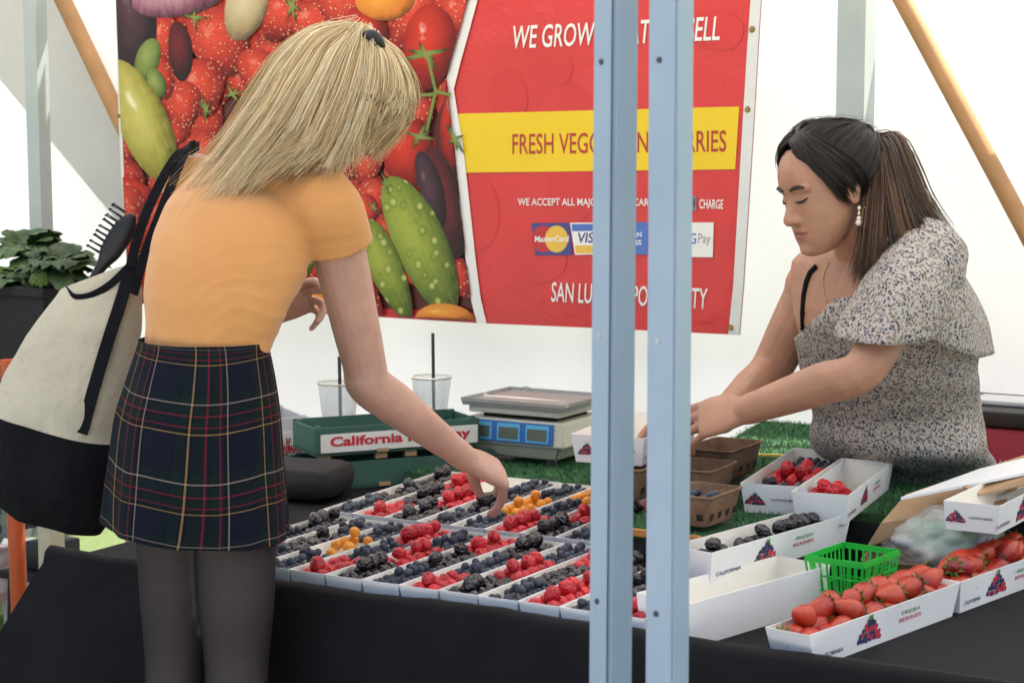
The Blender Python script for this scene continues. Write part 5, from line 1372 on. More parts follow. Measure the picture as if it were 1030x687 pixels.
# ---------------------------------------------------------------- the vendor
def vendor():
    root = empty('person', (0, 0, 0), 0, 'woman with a dark ponytail in a floral top, holding a white tray', 'person')
    skin = skin_mat('skin_warm_brown', (.43, .225, .145), (.34, .115, .09))
    hC = PY(831, 188, 3.70)
    yaw, pit = R(66), R(17)
    f = Vector((-math.sin(yaw) * math.cos(pit), -math.cos(yaw) * math.cos(pit), -math.sin(pit)))
    u = Vector((0, 0, 1)) - f * f.z; u.normalize(); u = (u + f.cross(u) * .06).normalized()
    S = .975
    bm = bm_new()
    L, x, f, u = head(bm, hC, f, u, S)
    nb = PY(872, 268, 3.78)
    limb(bm, [L(0, -.03, -.04), L(0, -.035, -.09), nb, nb + Vector((.02, .02, -.05))], [.052, .047, .054, .068])
    Sn, Sf = PY(928, 262, 3.63), PY(818, 289, 3.95)          # near and far shoulder joints
    face_dir = Vector((-.74, -.62, 0)).normalized(); side = Vector((face_dir.y, -face_dir.x, 0))   # side: toward the near shoulder?
    if (Sn - Sf).dot(side) < 0: side = -side
    ch, be, wa, hi, gr = PY(882, 325, 3.80), PY(893, 370, 3.88), PY(900, 415, 3.96), PY(910, 470, 4.08), PY(912, 540, 4.12)
    sh = (Sn + Sf) / 2
    tors = [(sh + Vector((0, 0, .055)), side * .085, face_dir * .055, 1), (sh + Vector((0, 0, .02)), side * .165, face_dir * .085, .85), (ch, side * .165, face_dir * .125, .85), (be, side * .155, face_dir * .130, .9), (wa, side * .155, face_dir * .135, .9), (hi, side * .180, face_dir * .145, .9), (gr, side * .180, face_dir * .14, .9)]
    loft(bm, smooth_secs(tors, 4), 32)
    for p in (Sn, Sf): add_ellipsoid(bm, p, (.058, .058, .058))
    # arms: the near one straight toward the tray, the far one behind it
    En, Wn = PY(868, 372, 3.50), PY(752, 412, 3.62)
    limb(bm, [Sn, Sn.lerp(En, .5), En, En.lerp(Wn, .35), Wn.lerp(En, .12), Wn], [.052, .045, .038, .039, .030, .028])
    Ef, Wf = PY(772, 385, 3.92), PY(726, 421, 3.80)
    Ef = PY(775, 372, 3.98)
    limb(bm, [Sf, Sf.lerp(Ef, .5), Ef, Ef.lerp(Wf, .4), Wf], [.052, .047, .042, .040, .030])
    hand(bm, Wn, PY(700, 424, 3.66) - Wn, Vector((.15, -.75, .62)), 1 if True else -1, 1.0, (.18, .22, .3, .4), (.25, .3, .4, .5), (.6, .3), .08)
    hand(bm, Wf, PY(668, 428, 3.83) - Wf, Vector((-.1, .5, .6)), -1, .97, (.3, .3, .35, .4), (.4, .4, .5, .5), (.5, .3), .08)
    # legs behind the table
    for sg in (-1, 1):
        h0 = gr + side * (.085 * sg); limb(bm, [h0, Vector((h0.x + .01, h0.y + .03, .46)), Vector((h0.x, h0.y + .05, .09))], [.095, .062, .042])
        a = Vector((h0.x, h0.y + .04, .045)); limb(bm, [a, a + face_dir * .17], [.042, .032])
    me = finalize_remesh(bm, .0030, 5, .5)
    sculpt_head(me, (hC, x, f, u), S)
    link('body', me, skin, root); body_me = me
    face_parts(root, me, L, x, f, u, S, simple('dark_lash', (.012, .008, .007), .6), simple('dark_brow', (.03, .018, .013), .7), simple('dark_eye', (.03, .02, .018), .12))
    # ---- floral top
    m, nt, b = mat_new('floral_cloth'); v = coords(nt)
    vn = N(nt, 'ShaderNodeTexNoise'); vn.inputs['Scale'].default_value = 60; nt.links.new(v, vn.inputs['Vector'])
    mxv = N(nt, 'ShaderNodeMix', data_type='VECTOR'); mxv.inputs[0].default_value = .012; nt.links.new(v, mxv.inputs[4]); nt.links.new(vn.outputs['Color'], mxv.inputs[5])
    vo = N(nt, 'ShaderNodeTexVoronoi'); vo.inputs['Scale'].default_value = 185; nt.links.new(mxv.outputs[1], vo.inputs['Vector'])
    sp = N(nt, 'ShaderNodeSeparateColor'); nt.links.new(vo.outputs['Color'], sp.inputs[0])
    flower = ramp(nt, sp.outputs[0], [(.0, (.05, .05, .085)), (.22, (.09, .085, .125)), (.36, (.20, .18, .20)), (.55, (.24, .17, .12)), (.75, (.17, .14, .12)), (.9, (.36, .30, .25))])
    for e in nt.nodes:
        if e.type == 'VALTORGB' and e.outputs[0] == flower: e.color_ramp.interpolation = 'CONSTANT'
    msk = ramp(nt, vo.outputs['Distance'], [(.40, (1, 1, 1)), (.60, (0, 0, 0))])
    mx = N(nt, 'ShaderNodeMix', data_type='RGBA'); nt.links.new(msk, mx.inputs[0]); mx.inputs[6].default_value = (.44, .40, .36, 1); nt.links.new(flower, mx.inputs[7])
    nt.links.new(mx.outputs[2], b.inputs['Base Color']); b.inputs['Roughness'].default_value = .85; b.inputs['Specular IOR Level'].default_value = .2
    bump(nt, b, noise_tex(nt, v, 500, 2), .2, .0006); floral = m
    bm = bm_new(); k = 1.10
    top = PY(884, 300, 3.80)
    ds = [(sh + Vector((.03, 0, .01)), side * .150, face_dir * .088, .9), (ch + Vector((.01, 0, .02)), side * .180, face_dir * .142, .85), (be, side * .175, face_dir * .152, .88), (wa + Vector((.004, 0, .01)), side * .170, face_dir * .156, .9), (wa + Vector((.006, 0, -.06)), side * .182, face_dir * .155, .9), (hi, side * .202, face_dir * .168, .9), (gr + Vector((0, 0, .05)), side * .222, face_dir * .19, .9)]
    loft(bm, smooth_secs(ds, 5), 40)
    for q in (1.0,):
        limb(bm, [Sn + side * -.07 + Vector((0, 0, .03)), Sn + Vector((.01, -.01, .0)), Sn.lerp(En, .35)], [.066, .073, .070])
    me = finalize_remesh(bm, .006, 6, .5)
    def wr(p):
        w_ = mnoise.noise(Vector((p.x * 5, p.y * 5, p.z * 26))) * .006
        near = max(0, 1 - abs(p.z - wa.z) / .12)
        return w_ * (.4 + near) + .003 * mnoise.noise(p * 18)
    wrinkle(me, wr)
    # open neckline: the cloth ends at a slant from the near shoulder to the far side of the chest
    bmx = bmesh.new(); bmx.from_mesh(me); bpy.data.meshes.remove(me)
    pa, pb_ = PY(902, 238, 3.62), PY(806, 332, 3.90)
    pn = (pb_ - pa).cross(((pa + pb_) / 2 - Vector((0, 0, CAM_H)))).normalized()
    cen = (pa + pb_) / 2
    if pn.dot(Vector((-.6, 0, .8))) < 0: pn = -pn
    bmesh.ops.delete(bmx, geom=[vv for vv in bmx.verts if (vv.co - cen).dot(pn) > 0 or vv.co.z < gr.z + .07], context='VERTS')
    dress = obj('dress', bmx, floral, root, True)
    md = dress.modifiers.new('thick', 'SOLIDIFY'); md.thickness = .004; md.offset = -1
    # flutter layer: short wide sleeve over the near arm and a loose cape round the back
    bm = bm_new()
    hem = [PY(838, 338, 3.56), PY(862, 345, 3.47), PY(893, 347, 3.44), PY(924, 345, 3.47), PY(937, 341, 3.52), PY(955, 350, 3.56), PY(980, 360, 3.66), PY(997, 357, 3.82), PY(990, 350, 4.0), PY(965, 345, 4.12), PY(925, 345, 4.2)]
    mid = [PY(862, 292, 3.585), PY(880, 285, 3.52), PY(903, 282, 3.485), PY(928, 283, 3.49), PY(948, 285, 3.525), PY(962, 290, 3.57), PY(975, 298, 3.66), PY(983, 302, 3.80), PY(976, 300, 3.95), PY(958, 300, 4.06), PY(925, 305, 4.12)]
    tp = [PY(893, 246, 3.635), PY(903, 237, 3.60), PY(915, 232, 3.585), PY(928, 231, 3.59), PY(938, 233, 3.61), PY(945, 237, 3.64), PY(948, 243, 3.70), PY(945, 245, 3.80), PY(935, 246, 3.88), PY(920, 250, 3.95), PY(900, 258, 4.0)]
    def fn(a, b_):
        q = a * (len(hem) - 1); i = min(int(q), len(hem) - 2); w_ = q - i
        def s(row):
            p0, p1, p2, p3 = row[max(i - 1, 0)], row[i], row[i + 1], row[min(i + 2, len(row) - 1)]
            return .5 * ((2 * p1) + (p2 - p0) * w_ + (2 * p0 - 5 * p1 + 4 * p2 - p3) * w_ * w_ + (3 * p1 - p0 - 3 * p2 + p3) * w_ ** 3)
        A, B, C_ = s(tp), s(mid), s(hem)
        p = A * (1 - b_) * (1 - 2 * b_) + B * 4 * b_ * (1 - b_) + C_ * b_ * (2 * b_ - 1)
        out = Vector((p.x - .28 * 0 - nb.x, p.y - nb.y, 0)).normalized()
        return p + out * (.007 * b_ * math.sin(a * 34 + 1.5 * b_) + .006 * mnoise.noise(Vector((a * 9, b_ * 3, 1))))
    grid_mesh(bm, fn, 90, 22)
    fl = obj('flutter_layer', bm, floral, dress, True); md = fl.modifiers.new('thick', 'SOLIDIFY'); md.thickness = .0025
    # black strap on the far shoulder, necklace, earring
    from mathutils.bvhtree import BVHTree
    bv = BVHTree.FromPolygons([v.co for v in body_me.vertices], [tuple(p.vertices) for p in body_me.polygons])
    def onb(px, py, lift=.003):
        o_ = Vector((0, 0, CAM_H)); d_ = ray(px, py).normalized(); h = bv.ray_cast(o_, d_)[0]
        return (h if h is not None else PY(px, py, 3.85)) - d_ * lift
    bm = bm_new(); add_tube(bm, [onb(x_, y_) for x_, y_ in ((821, 268), (815, 274), (811, 284), (808.5, 298), (807.5, 314), (808, 332))], .0055, 8); obj('bra_strap', bm, M['black'], root, True)
    gold = simple('gold_metal', (.55, .36, .16), .3, .05, metal=1); pearl = simple('pearl', (.75, .68, .60), .25, .03)
    bm = bm_new(); add_tube(bm, [onb(x_, y_, .001) for x_, y_ in ((834, 264), (830, 270), (828, 280), (828, 290), (830, 300), (834, 310))], .0013, 6); obj('necklace', bm, gold, root, True)
    ear = L(-.082, -.006, -.046); bm = bm_new()
    for dz, r_ in ((0, .0035), (-.010, .0028), (-.019, .0045), (-.027, .0062)): add_ellipsoid(bm, ear + Vector((0, -.004, dz)), (r_, r_, r_))
    add_tube(bm, [ear + Vector((0, -.004, .004)), ear + Vector((0, -.004, -.026))], .001, 6); obj('earring', bm, pearl, root, True)
    bm = bm_new(); add_tube(bm, [ear + Vector((.010 + .004 * math.cos(t), -.004, -.018 + .02 * math.sin(t))) for t in [k * .5 for k in range(13)]], .0008, 6); obj('earring', bm, gold, root, True)
    # ---- hair: smooth cap swept back to the tie, then the ponytail
    dark = hair_mat('dark_brown_hair', [(.009, .006, .005), (.020, .013, .010), (.045, .026, .017)], .33, .5)
    tail = hair_mat('brown_tail_hair', [(.022, .012, .008), (.085, .046, .026), (.24, .13, .068)], .4, .45)
    tie = L(-.012, -.098, .072)
    bm = bm_new()
    MM = Matrix((x, f, u)).transposed()
    add_ellipsoid(bm, L(0, -.020, .034), (.0795 * S, .0965 * S, .0905 * S), MM, 40, 30)
    for v in list(bm.verts):
        d = v.co - hC; a, b_, c = d.dot(x) / S, d.dot(f) / S, d.dot(u) / S
        # hairline: rises over the forehead, passes above the ear, low at the nape
        if c < .062 - (.10 if b_ < -.01 else 0) * min(1, (-.01 - b_) / .05) - .0 and b_ > -.085 and not (c > -.01 and b_ < .01): bm.verts.remove(v)
        elif b_ > .050 and c < .085 and abs(a) < .05: bm.verts.remove(v)
    cap = obj('hair', bm, dark, root, True)
    parts = []
    def on_head(a_deg, b_deg, k=1.0):
        """a: from the forehead (0) round over the side (90) to the back (180); b: height angle"""
        a_, b_ = R(a_deg), R(b_deg)
        return L(-math.sin(a_) * math.cos(b_) * .0815 * k, math.cos(a_) * math.cos(b_) * .0985 * k - .020, .034 + math.sin(b_) * .0925 * k)
    for sgn in (1, -1):
        def oh(a, b_, k=1.0):
            p = on_head(a, b_, k)
            if sgn < 0: p = p - x * (2 * (p - hC).dot(x))
            return p
        gs = []
        for (a, b_) in ((2, 62), (8, 45), (16, 34), (28, 24), (42, 14), (58, 4), (70, -6), (80, -18), (96, -34), (125, -44), (160, -48)):
            g = []
            for t in range(6):
                w_ = t / 5
                aa = a + (172 - a) * w_; bb = b_ + (28 - b_) * w_ + (26 if a < 60 else 10) * math.sin(PI * w_) * (1 - a / 200)
                g.append(oh(aa, min(bb, 86), 1.02 + .05 * math.sin(PI * min(1, w_ * 1.3)) * (1 if a < 50 else .5)))
            g.append(tie); gs.append(g)
        parts.append(strands(gs, 2600, 5 + sgn, .00085, .0022, 40, .03, 0, .01, 16))
        # soft fringe sweeping down the temple in front of the ear
        tg = [[oh(-6, 50, 1.05), oh(18, 38, 1.08), oh(40, 16, 1.05), oh(54, -6, 1.04), oh(64, -26, 1.04), oh(72, -44, 1.04)],
              [oh(16, 60, 1.03), oh(38, 42, 1.07), oh(58, 16, 1.06), oh(74, -8, 1.05), oh(84, -30, 1.05), oh(92, -50, 1.05)],
              [oh(26, 62, 1.03), oh(60, 40, 1.07), oh(86, 14, 1.07), oh(100, -12, 1.08), oh(106, -36, 1.08), oh(112, -60, 1.10)]]
        parts.append(strands(tg, 900, 15 + sgn, .00085, .003, 14, .06, .002, .12, 16))
    hair_obj('hair_strands', parts, dark, cap)
    pg = []
    paths = [[(884, 139), (902, 140), (915, 165), (928, 200), (948, 232), (962, 255)], [(882, 141), (896, 145), (905, 170), (914, 205), (930, 235), (945, 250)], [(880, 141), (888, 155), (893, 185), (897, 215), (900, 240), (905, 252)],
             [(878, 143), (880, 165), (880, 200), (876, 235), (872, 265), (868, 292)], [(876, 145), (873, 175), (871, 210), (867, 245), (862, 275), (858, 300)]]
    Ys = [[3.80, 3.76, 3.70, 3.66, 3.66, 3.70], [3.79, 3.73, 3.67, 3.62, 3.60, 3.62], [3.78, 3.71, 3.65, 3.60, 3.575, 3.57], [3.76, 3.69, 3.64, 3.605, 3.60, 3.61], [3.75, 3.69, 3.655, 3.63, 3.63, 3.66]]
    for q, ys in zip(paths, Ys): pg.append([tie] + [PY(px, py, y_) for (px, py), y_ in zip(q, ys)])
    parts = [strands(pg, 2200, 31, .0009, .006, 26, .05, .003, .08, 20), strands([[p + Vector((.012, .03, -.004)) for p in g] for g in pg[:4]], 900, 32, .001, .008, 16, .04, .003, .1, 18)]
    0 and parts.append(strands([[PY(982, 255, 3.78), PY(985, 290, 3.70), PY(990, 325, 3.66)], [PY(975, 258, 3.74), PY(980, 290, 3.66), PY(984, 320, 3.62)]], 30, 33, .0007, .004, 4, .2, .003, .2, 10))
    hair_obj('ponytail', parts, tail, cap)
    bm = bm_new(); ax = (pg[2][1] - tie).normalized(); sx_, sy_ = frame_from(ax)
    add_tube(bm, [tie + (sx_ * math.cos(t) + sy_ * math.sin(t)) * .019 + ax * .006 for t in [k * PI / 10 for k in range(21)]], .005, 8); obj('hair_tie', bm, M['black'], cap, True)
    print('vendor arms', (Sn - En).length, (En - Wn).length, (Sf - Ef).length, (Ef - Wf).length, 'shoulders', (Sn - Sf).length)
vendor()
# ---------------------------------------------------------------- the customer
def customer():
    root = empty('person', (0, 0, 0), 0, 'blonde woman in an orange T-shirt and plaid skirt, reaching down into the berries', 'person')
    skin = skin_mat('skin_fair', (.55, .32, .245), (.45, .18, .16))
    az = R(48)                                              # she faces away from the camera and to the right
    fw = Vector((math.sin(az), math.cos(az), 0)); rt = Vector((fw.y, -fw.x, 0))   # rt: toward her right
    Y0 = 3.26
    waist, hip, crot = PY(205, 352, Y0), PY(201, 440, Y0), PY(199, 520, Y0)
    rib, chest = PY(217, 290, Y0 + .03), PY(240, 235, Y0 + .09)
    Sr, Sl = PY(330, 205, Y0 + .05), PY(196, 182, Y0 + .31)
    shc = (Sr + Sl) / 2
    lean = (shc - waist); lean.normalize()
    fl = (fw - lean * fw.dot(lean)).normalized()
    print('cust shoulders', (Sr - Sl).length, 'torso', (shc - waist).length)
    hC = PY(346, 98, Y0 + .20)
    hf = (Vector((.74, .42, 0)) * .80 + Vector((0, 0, -.62))).normalized(); hu = Vector((.62, .30, .75))
    bm = bm_new()
    L, x, f, u = head(bm, hC, hf, hu, .98)
    nb = shc + lean * .045 + fl * .01
    limb(bm, [L(0, -.025, -.035), L(0, -.04, -.085), nb.lerp(L(0, -.04, -.085), .45), nb, nb - lean * .06], [.050, .047, .047, .055, .065])
    tors = [(shc + lean * .035, rt * .075, fl * .05, 1), (shc + lean * .005, rt * .130, fl * .075, .85), (chest, rt * .135, fl * .095, .85), (rib, rt * .122, fl * .092, .9), (waist, rt * .096, fw * .074, .9), (hip, rt * .122, fw * .098, .9), (crot, rt * .118, fw * .095, .9)]
    loft(bm, smooth_secs(tors, 4), 32)
    for p in (Sr, Sl): add_ellipsoid(bm, p, (.050, .050, .050))
    Er, Wr = PY(371, 386, Y0 + .155), PY(468, 461, Y0 + .32)
    limb(bm, [Sr, Sr.lerp(Er, .45), Er.lerp(Sr, .12), Er, Er.lerp(Wr, .28), Wr.lerp(Er, .15), Wr], [.048, .044, .038, .039, .038, .026, .0245])
    K = PY(518, 484, Y0 + .39)
    # right hand: knuckles up, fingers dropping straight down to pinch a berry
    hand(bm, Wr, K - Wr, Vector((0, -.55, .80)), -1, 1.0, (.66, .74, .82, .90), (.22, .27, .33, .40), (1.2, 1.2), .09)
    El, Wl = PY(196, 300, Y0 + .44), PY(268, 318, Y0 + .42)
    limb(bm, [Sl, Sl.lerp(El, .5), El, El.lerp(Wl, .4), Wl], [.048, .043, .038, .034, .025])
    hand(bm, Wl, PY(310, 296, Y0 + .40) - Wl, Vector((.1, .6, .6)), 1, .95, (.35, .5, .8, 1.0), (.5, .6, .8, .8), (.5, .4), .07)
    Hl, Hr = PY(176, 500, Y0 + .02), PY(236, 500, Y0 - .02)
    for (p0, px1, px2, yy) in ((Hl, 178, 180, Y0 + .03), (Hr, 238, 237, Y0 - .03)):
        k_ = PY(px1, 672, yy); an = Vector((k_.x + .0, yy - .04, .085))
        limb(bm, [p0, PY((p0.x * 0 + (px1 + px2) / 2), 600, yy), k_, Vector((k_.x, yy - .03, k_.z - .20)), an], [.058, .052, .045, .044, .031])
        a = Vector((an.x, an.y, .045)); limb(bm, [an, a, a + fw * .16], [.033, .036, .028])
    me = finalize_remesh(bm, .0028, 5, .5)
    sculpt_head(me, (hC, x, f, u), .98)
    link('body', me, skin, root)
    # painted nails
    # ---- tights over the legs
    m, nt, b = mat_new('sheer_tights'); v = coords(nt); lw = N(nt, 'ShaderNodeLayerWeight'); lw.inputs[0].default_value = .45
    nz = noise_tex(nt, coords(nt, 'Object', (30, 30, 260)), 1.0, 4)
    a_ = N(nt, 'ShaderNodeMath', operation='MULTIPLY_ADD'); nt.links.new(nz, a_.inputs[0]); a_.inputs[1].default_value = .35; nt.links.new(lw.outputs['Facing'], a_.inputs[2])
    nt.links.new(ramp(nt, a_.outputs[0], [(.15, (.058, .043, .043)), (.9, (.014, .012, .014))]), b.inputs['Base Color']); b.inputs['Roughness'].default_value = .6; b.inputs['Specular IOR Level'].default_value = .25
    bump(nt, b, noise_tex(nt, v, 400, 2), .15, .0006)
    bm = bm_new()
    for (p0, px1, px2, yy) in ((Hl, 178, 180, Y0 + .03), (Hr, 238, 237, Y0 - .03)):
        k_ = PY(px1, 672, yy); an = Vector((k_.x, yy - .04, .085))
        P_ = [p0, PY((px1 + px2) / 2, 600, yy), k_, Vector((k_.x, yy - .03, k_.z - .20)), an]
        limb(bm, P_, [.0705, .0645, .0532, .0520, .0355], 28)
    tights = finalize_remesh(bm, .006, 4, .5); link('tights', tights, m, root)
    M['shoe'] = simple('black_shoe', (.02, .02, .022), .5)
    for px1, yy in ((180, Y0 + .03), (237, Y0 - .03)):
        k_ = PY(px1, 672, yy); a = Vector((k_.x, yy - .04, .05)); bm = bm_new()
        limb(bm, [a - fw * .02, a + fw * .05, a + fw * .165 - Vector((0, 0, .012))], [.043, .042, .033]); 
        for vv in bm.verts: vv.co.z = max(vv.co.z, .004)
        obj('shoe', bm, M['shoe'], root, True)
    # ---- T-shirt
    m, nt, b = mat_new('orange_jersey'); v = coords(nt); f1 = noise_tex(nt, v, 9, 4)
    nt.links.new(ramp(nt, f1, [(.3, (.58, .265, .088)), (.7, (.63, .30, .105))]), b.inputs['Base Color']); b.inputs['Roughness'].default_value = .9; b.inputs['Specular IOR Level'].default_value = .15
    b.inputs['Sheen Weight'].default_value = .25
    bump(nt, b, noise_tex(nt, v, 420, 2), .18, .0006); jersey = m
    bm = bm_new()
    sk = [(shc + lean * .050, rt * .068, fl * .048, 1), (shc + lean * .030, rt * .115, fl * .066, .9), (shc - lean * .01, rt * .148, fl * .085, .85), (chest, rt * .148, fl * .106, .85), (rib, rt * .133, fl * .102, .9), (waist + Vector((.004, 0, .03)), rt * .114, fl * .091, .9), (waist + Vector((0, 0, -.02)), rt * .104, fw * .085, .9)]
    loft(bm, smooth_secs(sk, 5), 40)
    d = (Er - Sr).normalized()
    limb(bm, [chest.lerp(shc, .6) + rt * .04, Sr + rt * -.045 - lean * .012, Sr + lean * -.006, Sr + d * .10], [.080, .068, .058, .062], 26)
    d2 = (El - Sl).normalized(); limb(bm, [Sl + rt * .04 + lean * .01, Sl, Sl + d2 * .055], [.056, .057, .054], 26)
    me = finalize_remesh(bm, .0042, 12, .5)
    pit = PY(305, 262, Y0 + .0); sideP = PY(283, 325, Y0)
    def wr(p):
        # soft diagonal pulls fanning from the armpit and gathers above the waistband on the right side
        q = p - waist; s_ = q.dot(rt); h = q.z
        w1 = max(0, min(1, (s_ + .02) / .12)) * max(0, 1 - abs(h - .10) / .16)
        fold = math.sin((h * 1.0 - s_ * .42) * 125 + 6 * mnoise.noise(p * 9)) * (.5 + .5 * mnoise.noise(p * 11))
        g = mnoise.noise(Vector((p.x * 7, p.y * 7, p.z * 22))) * .0035
        tight = max(0, 1 - abs(h - .02) / .03)
        fold = (1 - abs(fold)) ** 2 * 1.6 - .4
        return .0013 * fold * w1 + g * max(0, min(1, (h + .01) / .03)) + .0015 * math.sin(s_ * 160 + 4 * mnoise.noise(p * 12)) * tight
    wrinkle(me, wr)
    bmx = bmesh.new(); bmx.from_mesh(me); bpy.data.meshes.remove(me)
    cuts = [(Sr + d * .078, d), (Sl + d2 * .075, d2), (shc + lean * .058, lean)]
    kill = []
    for vv in bmx.verts:
        c = vv.co
        if (c - Sr).length < .17 and (c - cuts[0][0]).dot(d) > 0 and (c - (Sr + d * .10)).length < .085: kill.append(vv)
        elif (c - (Sl + d2 * .09)).length < .07 and (c - cuts[1][0]).dot(d2) > 0: kill.append(vv)
        elif (c - cuts[2][0]).dot(lean) > 0: kill.append(vv)
        elif c.z < waist.z - .018: kill.append(vv)
    bmesh.ops.delete(bmx, geom=kill, context='VERTS')
    ts = obj('t_shirt', bmx, jersey, root, True); md = ts.modifiers.new('thick', 'SOLIDIFY'); md.thickness = .003; md.offset = -.5
    # ---- plaid skirt, flared, with soft folds
    m, nt, b = mat_new('plaid_cloth'); uvn = N(nt, 'ShaderNodeTexCoord').outputs['UV']; sp = N(nt, 'ShaderNodeSeparateXYZ'); nt.links.new(uvn, sp.inputs[0])
    def setts(axis, off):
        a0 = N(nt, 'ShaderNodeMath', operation='ADD'); a0.inputs[1].default_value = off; nt.links.new(sp.outputs[axis], a0.inputs[0])
        fr = N(nt, 'ShaderNodeMath', operation='FRACT'); nt.links.new(a0.outputs[0], fr.inputs[0])
        nav, grn, blk = (.006, .008, .017), (.006, .014, .013), (.005, .005, .008); red, yel, wht = (.21, .010, .03), (.36, .22, .085), (.33, .25, .22)
        st = [(0, nav), (.135, blk), (.155, grn), (.265, blk), (.285, wht if axis else yel), (.303, blk), (.33, grn), (.455, red), (.473, grn), (.50, blk), (.515, grn), (.61, red), (.626, grn), (.66, blk), (.70, yel if axis else wht), (.718, blk), (.745, nav)]
        c = ramp(nt, fr.outputs[0], st)
        for e in nt.nodes:
            if e.type == 'VALTORGB' and e.outputs[0] == c: e.color_ramp.interpolation = 'CONSTANT'
        return c
    cx_, cy_ = setts(0, .05), setts(1, .0)
    mx = N(nt, 'ShaderNodeMix', data_type='RGBA'); mx.blend_type = 'LIGHTEN' if 0 else 'MIX'; mx.inputs[0].default_value = .5
    wv = N(nt, 'ShaderNodeTexWave'); wv.inputs['Scale'].default_value = 40; wv.bands_direction = 'DIAGONAL'; nt.links.new(uvn, wv.inputs[0])
    mr = N(nt, 'ShaderNodeMapRange'); mr.inputs['To Min'].default_value = .38; mr.inputs['To Max'].default_value = .62; nt.links.new(wv.outputs['Fac'], mr.inputs['Value']); nt.links.new(mr.outputs[0], mx.inputs[0])
    nt.links.new(cx_, mx.inputs[6]); nt.links.new(cy_, mx.inputs[7]); nt.links.new(mx.outputs[2], b.inputs['Base Color'])
    b.inputs['Roughness'].default_value = .9; b.inputs['Specular IOR Level'].default_value = .12; bump(nt, b, wv.outputs['Fac'], .12, .0008)
    bm = bm_new(); uvl = bm.loops.layers.uv.verify()
    rings = [(342, 204.5, .121, .100), (350, 204.5, .122, .102), (383, 203, .136, .117), (420, 200.5, .147, .130), (466, 199, .157, .138), (504, 198.5, .164, .143), (531, 198, .168, .146)]
    def ring(t):
        q = t * (len(rings) - 1); i = min(int(q), len(rings) - 2); w_ = q - i
        a, b_, c_, d_ = rings[max(i - 1, 0)], rings[i], rings[i + 1], rings[min(i + 2, len(rings) - 1)]
        return [.5 * ((2 * b_[k]) + (c_[k] - a[k]) * w_ + (2 * a[k] - 5 * b_[k] + 4 * c_[k] - d_[k]) * w_ * w_ + (3 * b_[k] - a[k] - 3 * c_[k] + d_[k]) * w_ ** 3) for k in range(4)]
    def fn(a, t):
        y, xc, hw, hd = ring(t); c = PY(xc, y, Y0); th = 2 * PI * a
        r_ = 1 + (.024 * math.sin(th * 5 + 1.0) + .016 * math.sin(th * 9 + 2.2 + t) + .008 * math.sin(th * 17 + 3 * t)) * max(0, t - .15) * 1.3 + .012 * mnoise.noise(Vector((math.cos(th) * 2.5, math.sin(th) * 2.5, t * 5)))
        p = c + rt * (hw * math.cos(th) * r_) + fw * (hd * math.sin(th) * r_)
        p.z -= .010 * math.cos(th - .4) * t
        return p
    nuw = 144
    grid_mesh(bm, fn, nuw, 46, True, uv=lambda a, t: (a * 6 + .05 * math.sin(t * 3.2) * math.sin(a * 4 * PI) + .05 * t * math.sin(a * 10 * PI), t * 3.45 + .05 * math.sin(a * 4 * PI) + .03 * t * math.sin(a * 10 * PI + 1)))
    bmesh.ops.recalc_face_normals(bm, faces=bm.faces)
    skt = obj('skirt', bm, m, root, True); md = skt.modifiers.new('thick', 'SOLIDIFY'); md.thickness = .004; md.offset = -1
    # ---- long blonde hair
    blond = hair_mat('blonde_hair', [(.25, .15, .065), (.56, .39, .19), (.76, .59, .34), (.87, .73, .48), (.92, .82, .61)], .36, .4)
    bm = bm_new(); MM = Matrix((x, f, u)).transposed(); add_ellipsoid(bm, L(0, -.020, .034), (.079, .096, .0895), MM, 36, 26)
    for vv in list(bm.verts):
        e = vv.co - hC
        if e.dot(f) > .060 and e.dot(u) < .045: bm.verts.remove(vv)
    at = None
    cap = obj('hair', bm, simple('blonde_scalp', (.24, .145, .062), .55, .2, 60), root, True)
    D = lambda pts, ys: [PY(px, py, Y0 + y_) for (px, py), y_ in zip(pts, ys)]
    near = [D([(352, 27), (318, 29), (285, 52), (258, 92), (235, 130), (206, 160), (172, 196)], [.19, .17, .14, .115, .10, .11, .14]),
            D([(354, 27), (315, 38), (284, 74), (262, 115), (236, 152), (206, 190), (182, 226)], [.17, .13, .085, .06, .05, .06, .07]),
            D([(357, 27), (322, 44), (298, 82), (276, 122), (252, 156), (226, 190), (198, 228)], [.16, .11, .055, .03, .025, .02, .035]),
            D([(360, 27), (333, 50), (315, 88), (297, 126), (276, 154), (252, 180), (226, 208)], [.15, .095, .04, .012, .0, .0, .005]),
            D([(363, 28), (345, 54), (330, 92), (315, 128), (300, 150), (282, 163), (262, 176)], [.145, .085, .035, .005, -.01, -.01, -.005]),
            D([(366, 29), (357, 58), (347, 94), (335, 128), (324, 150), (312, 161), (298, 170)], [.14, .075, .025, .0, -.012, -.015, -.012]),
            D([(369, 31), (368, 60), (363, 94), (354, 126), (346, 152), (342, 166), (337, 176)], [.14, .07, .03, .012, .005, .0, .0]),
            D([(372, 34), (380, 60), (379, 90), (370, 116), (360, 138), (352, 156), (346, 176)], [.15, .08, .045, .03, .03, .03, .03]),
            D([(376, 38), (393, 60), (400, 84), (397, 102), (388, 118), (375, 128), (362, 136)], [.16, .10, .075, .065, .065, .07, .08]),
            D([(379, 42), (398, 60), (409, 80), (412, 98), (407, 112), (400, 122), (392, 130)], [.19, .16, .14, .13, .13, .13, .14]),
            D([(381, 38), (402, 56), (413, 80), (415, 98), (410, 114), (402, 126), (394, 136)], [.23, .20, .19, .18, .18, .18, .18])]
    far = [[p + Vector((.0, .12 if k < 2 else .10, -.002)) for k, p in enumerate(g)] for g in near[:6]]
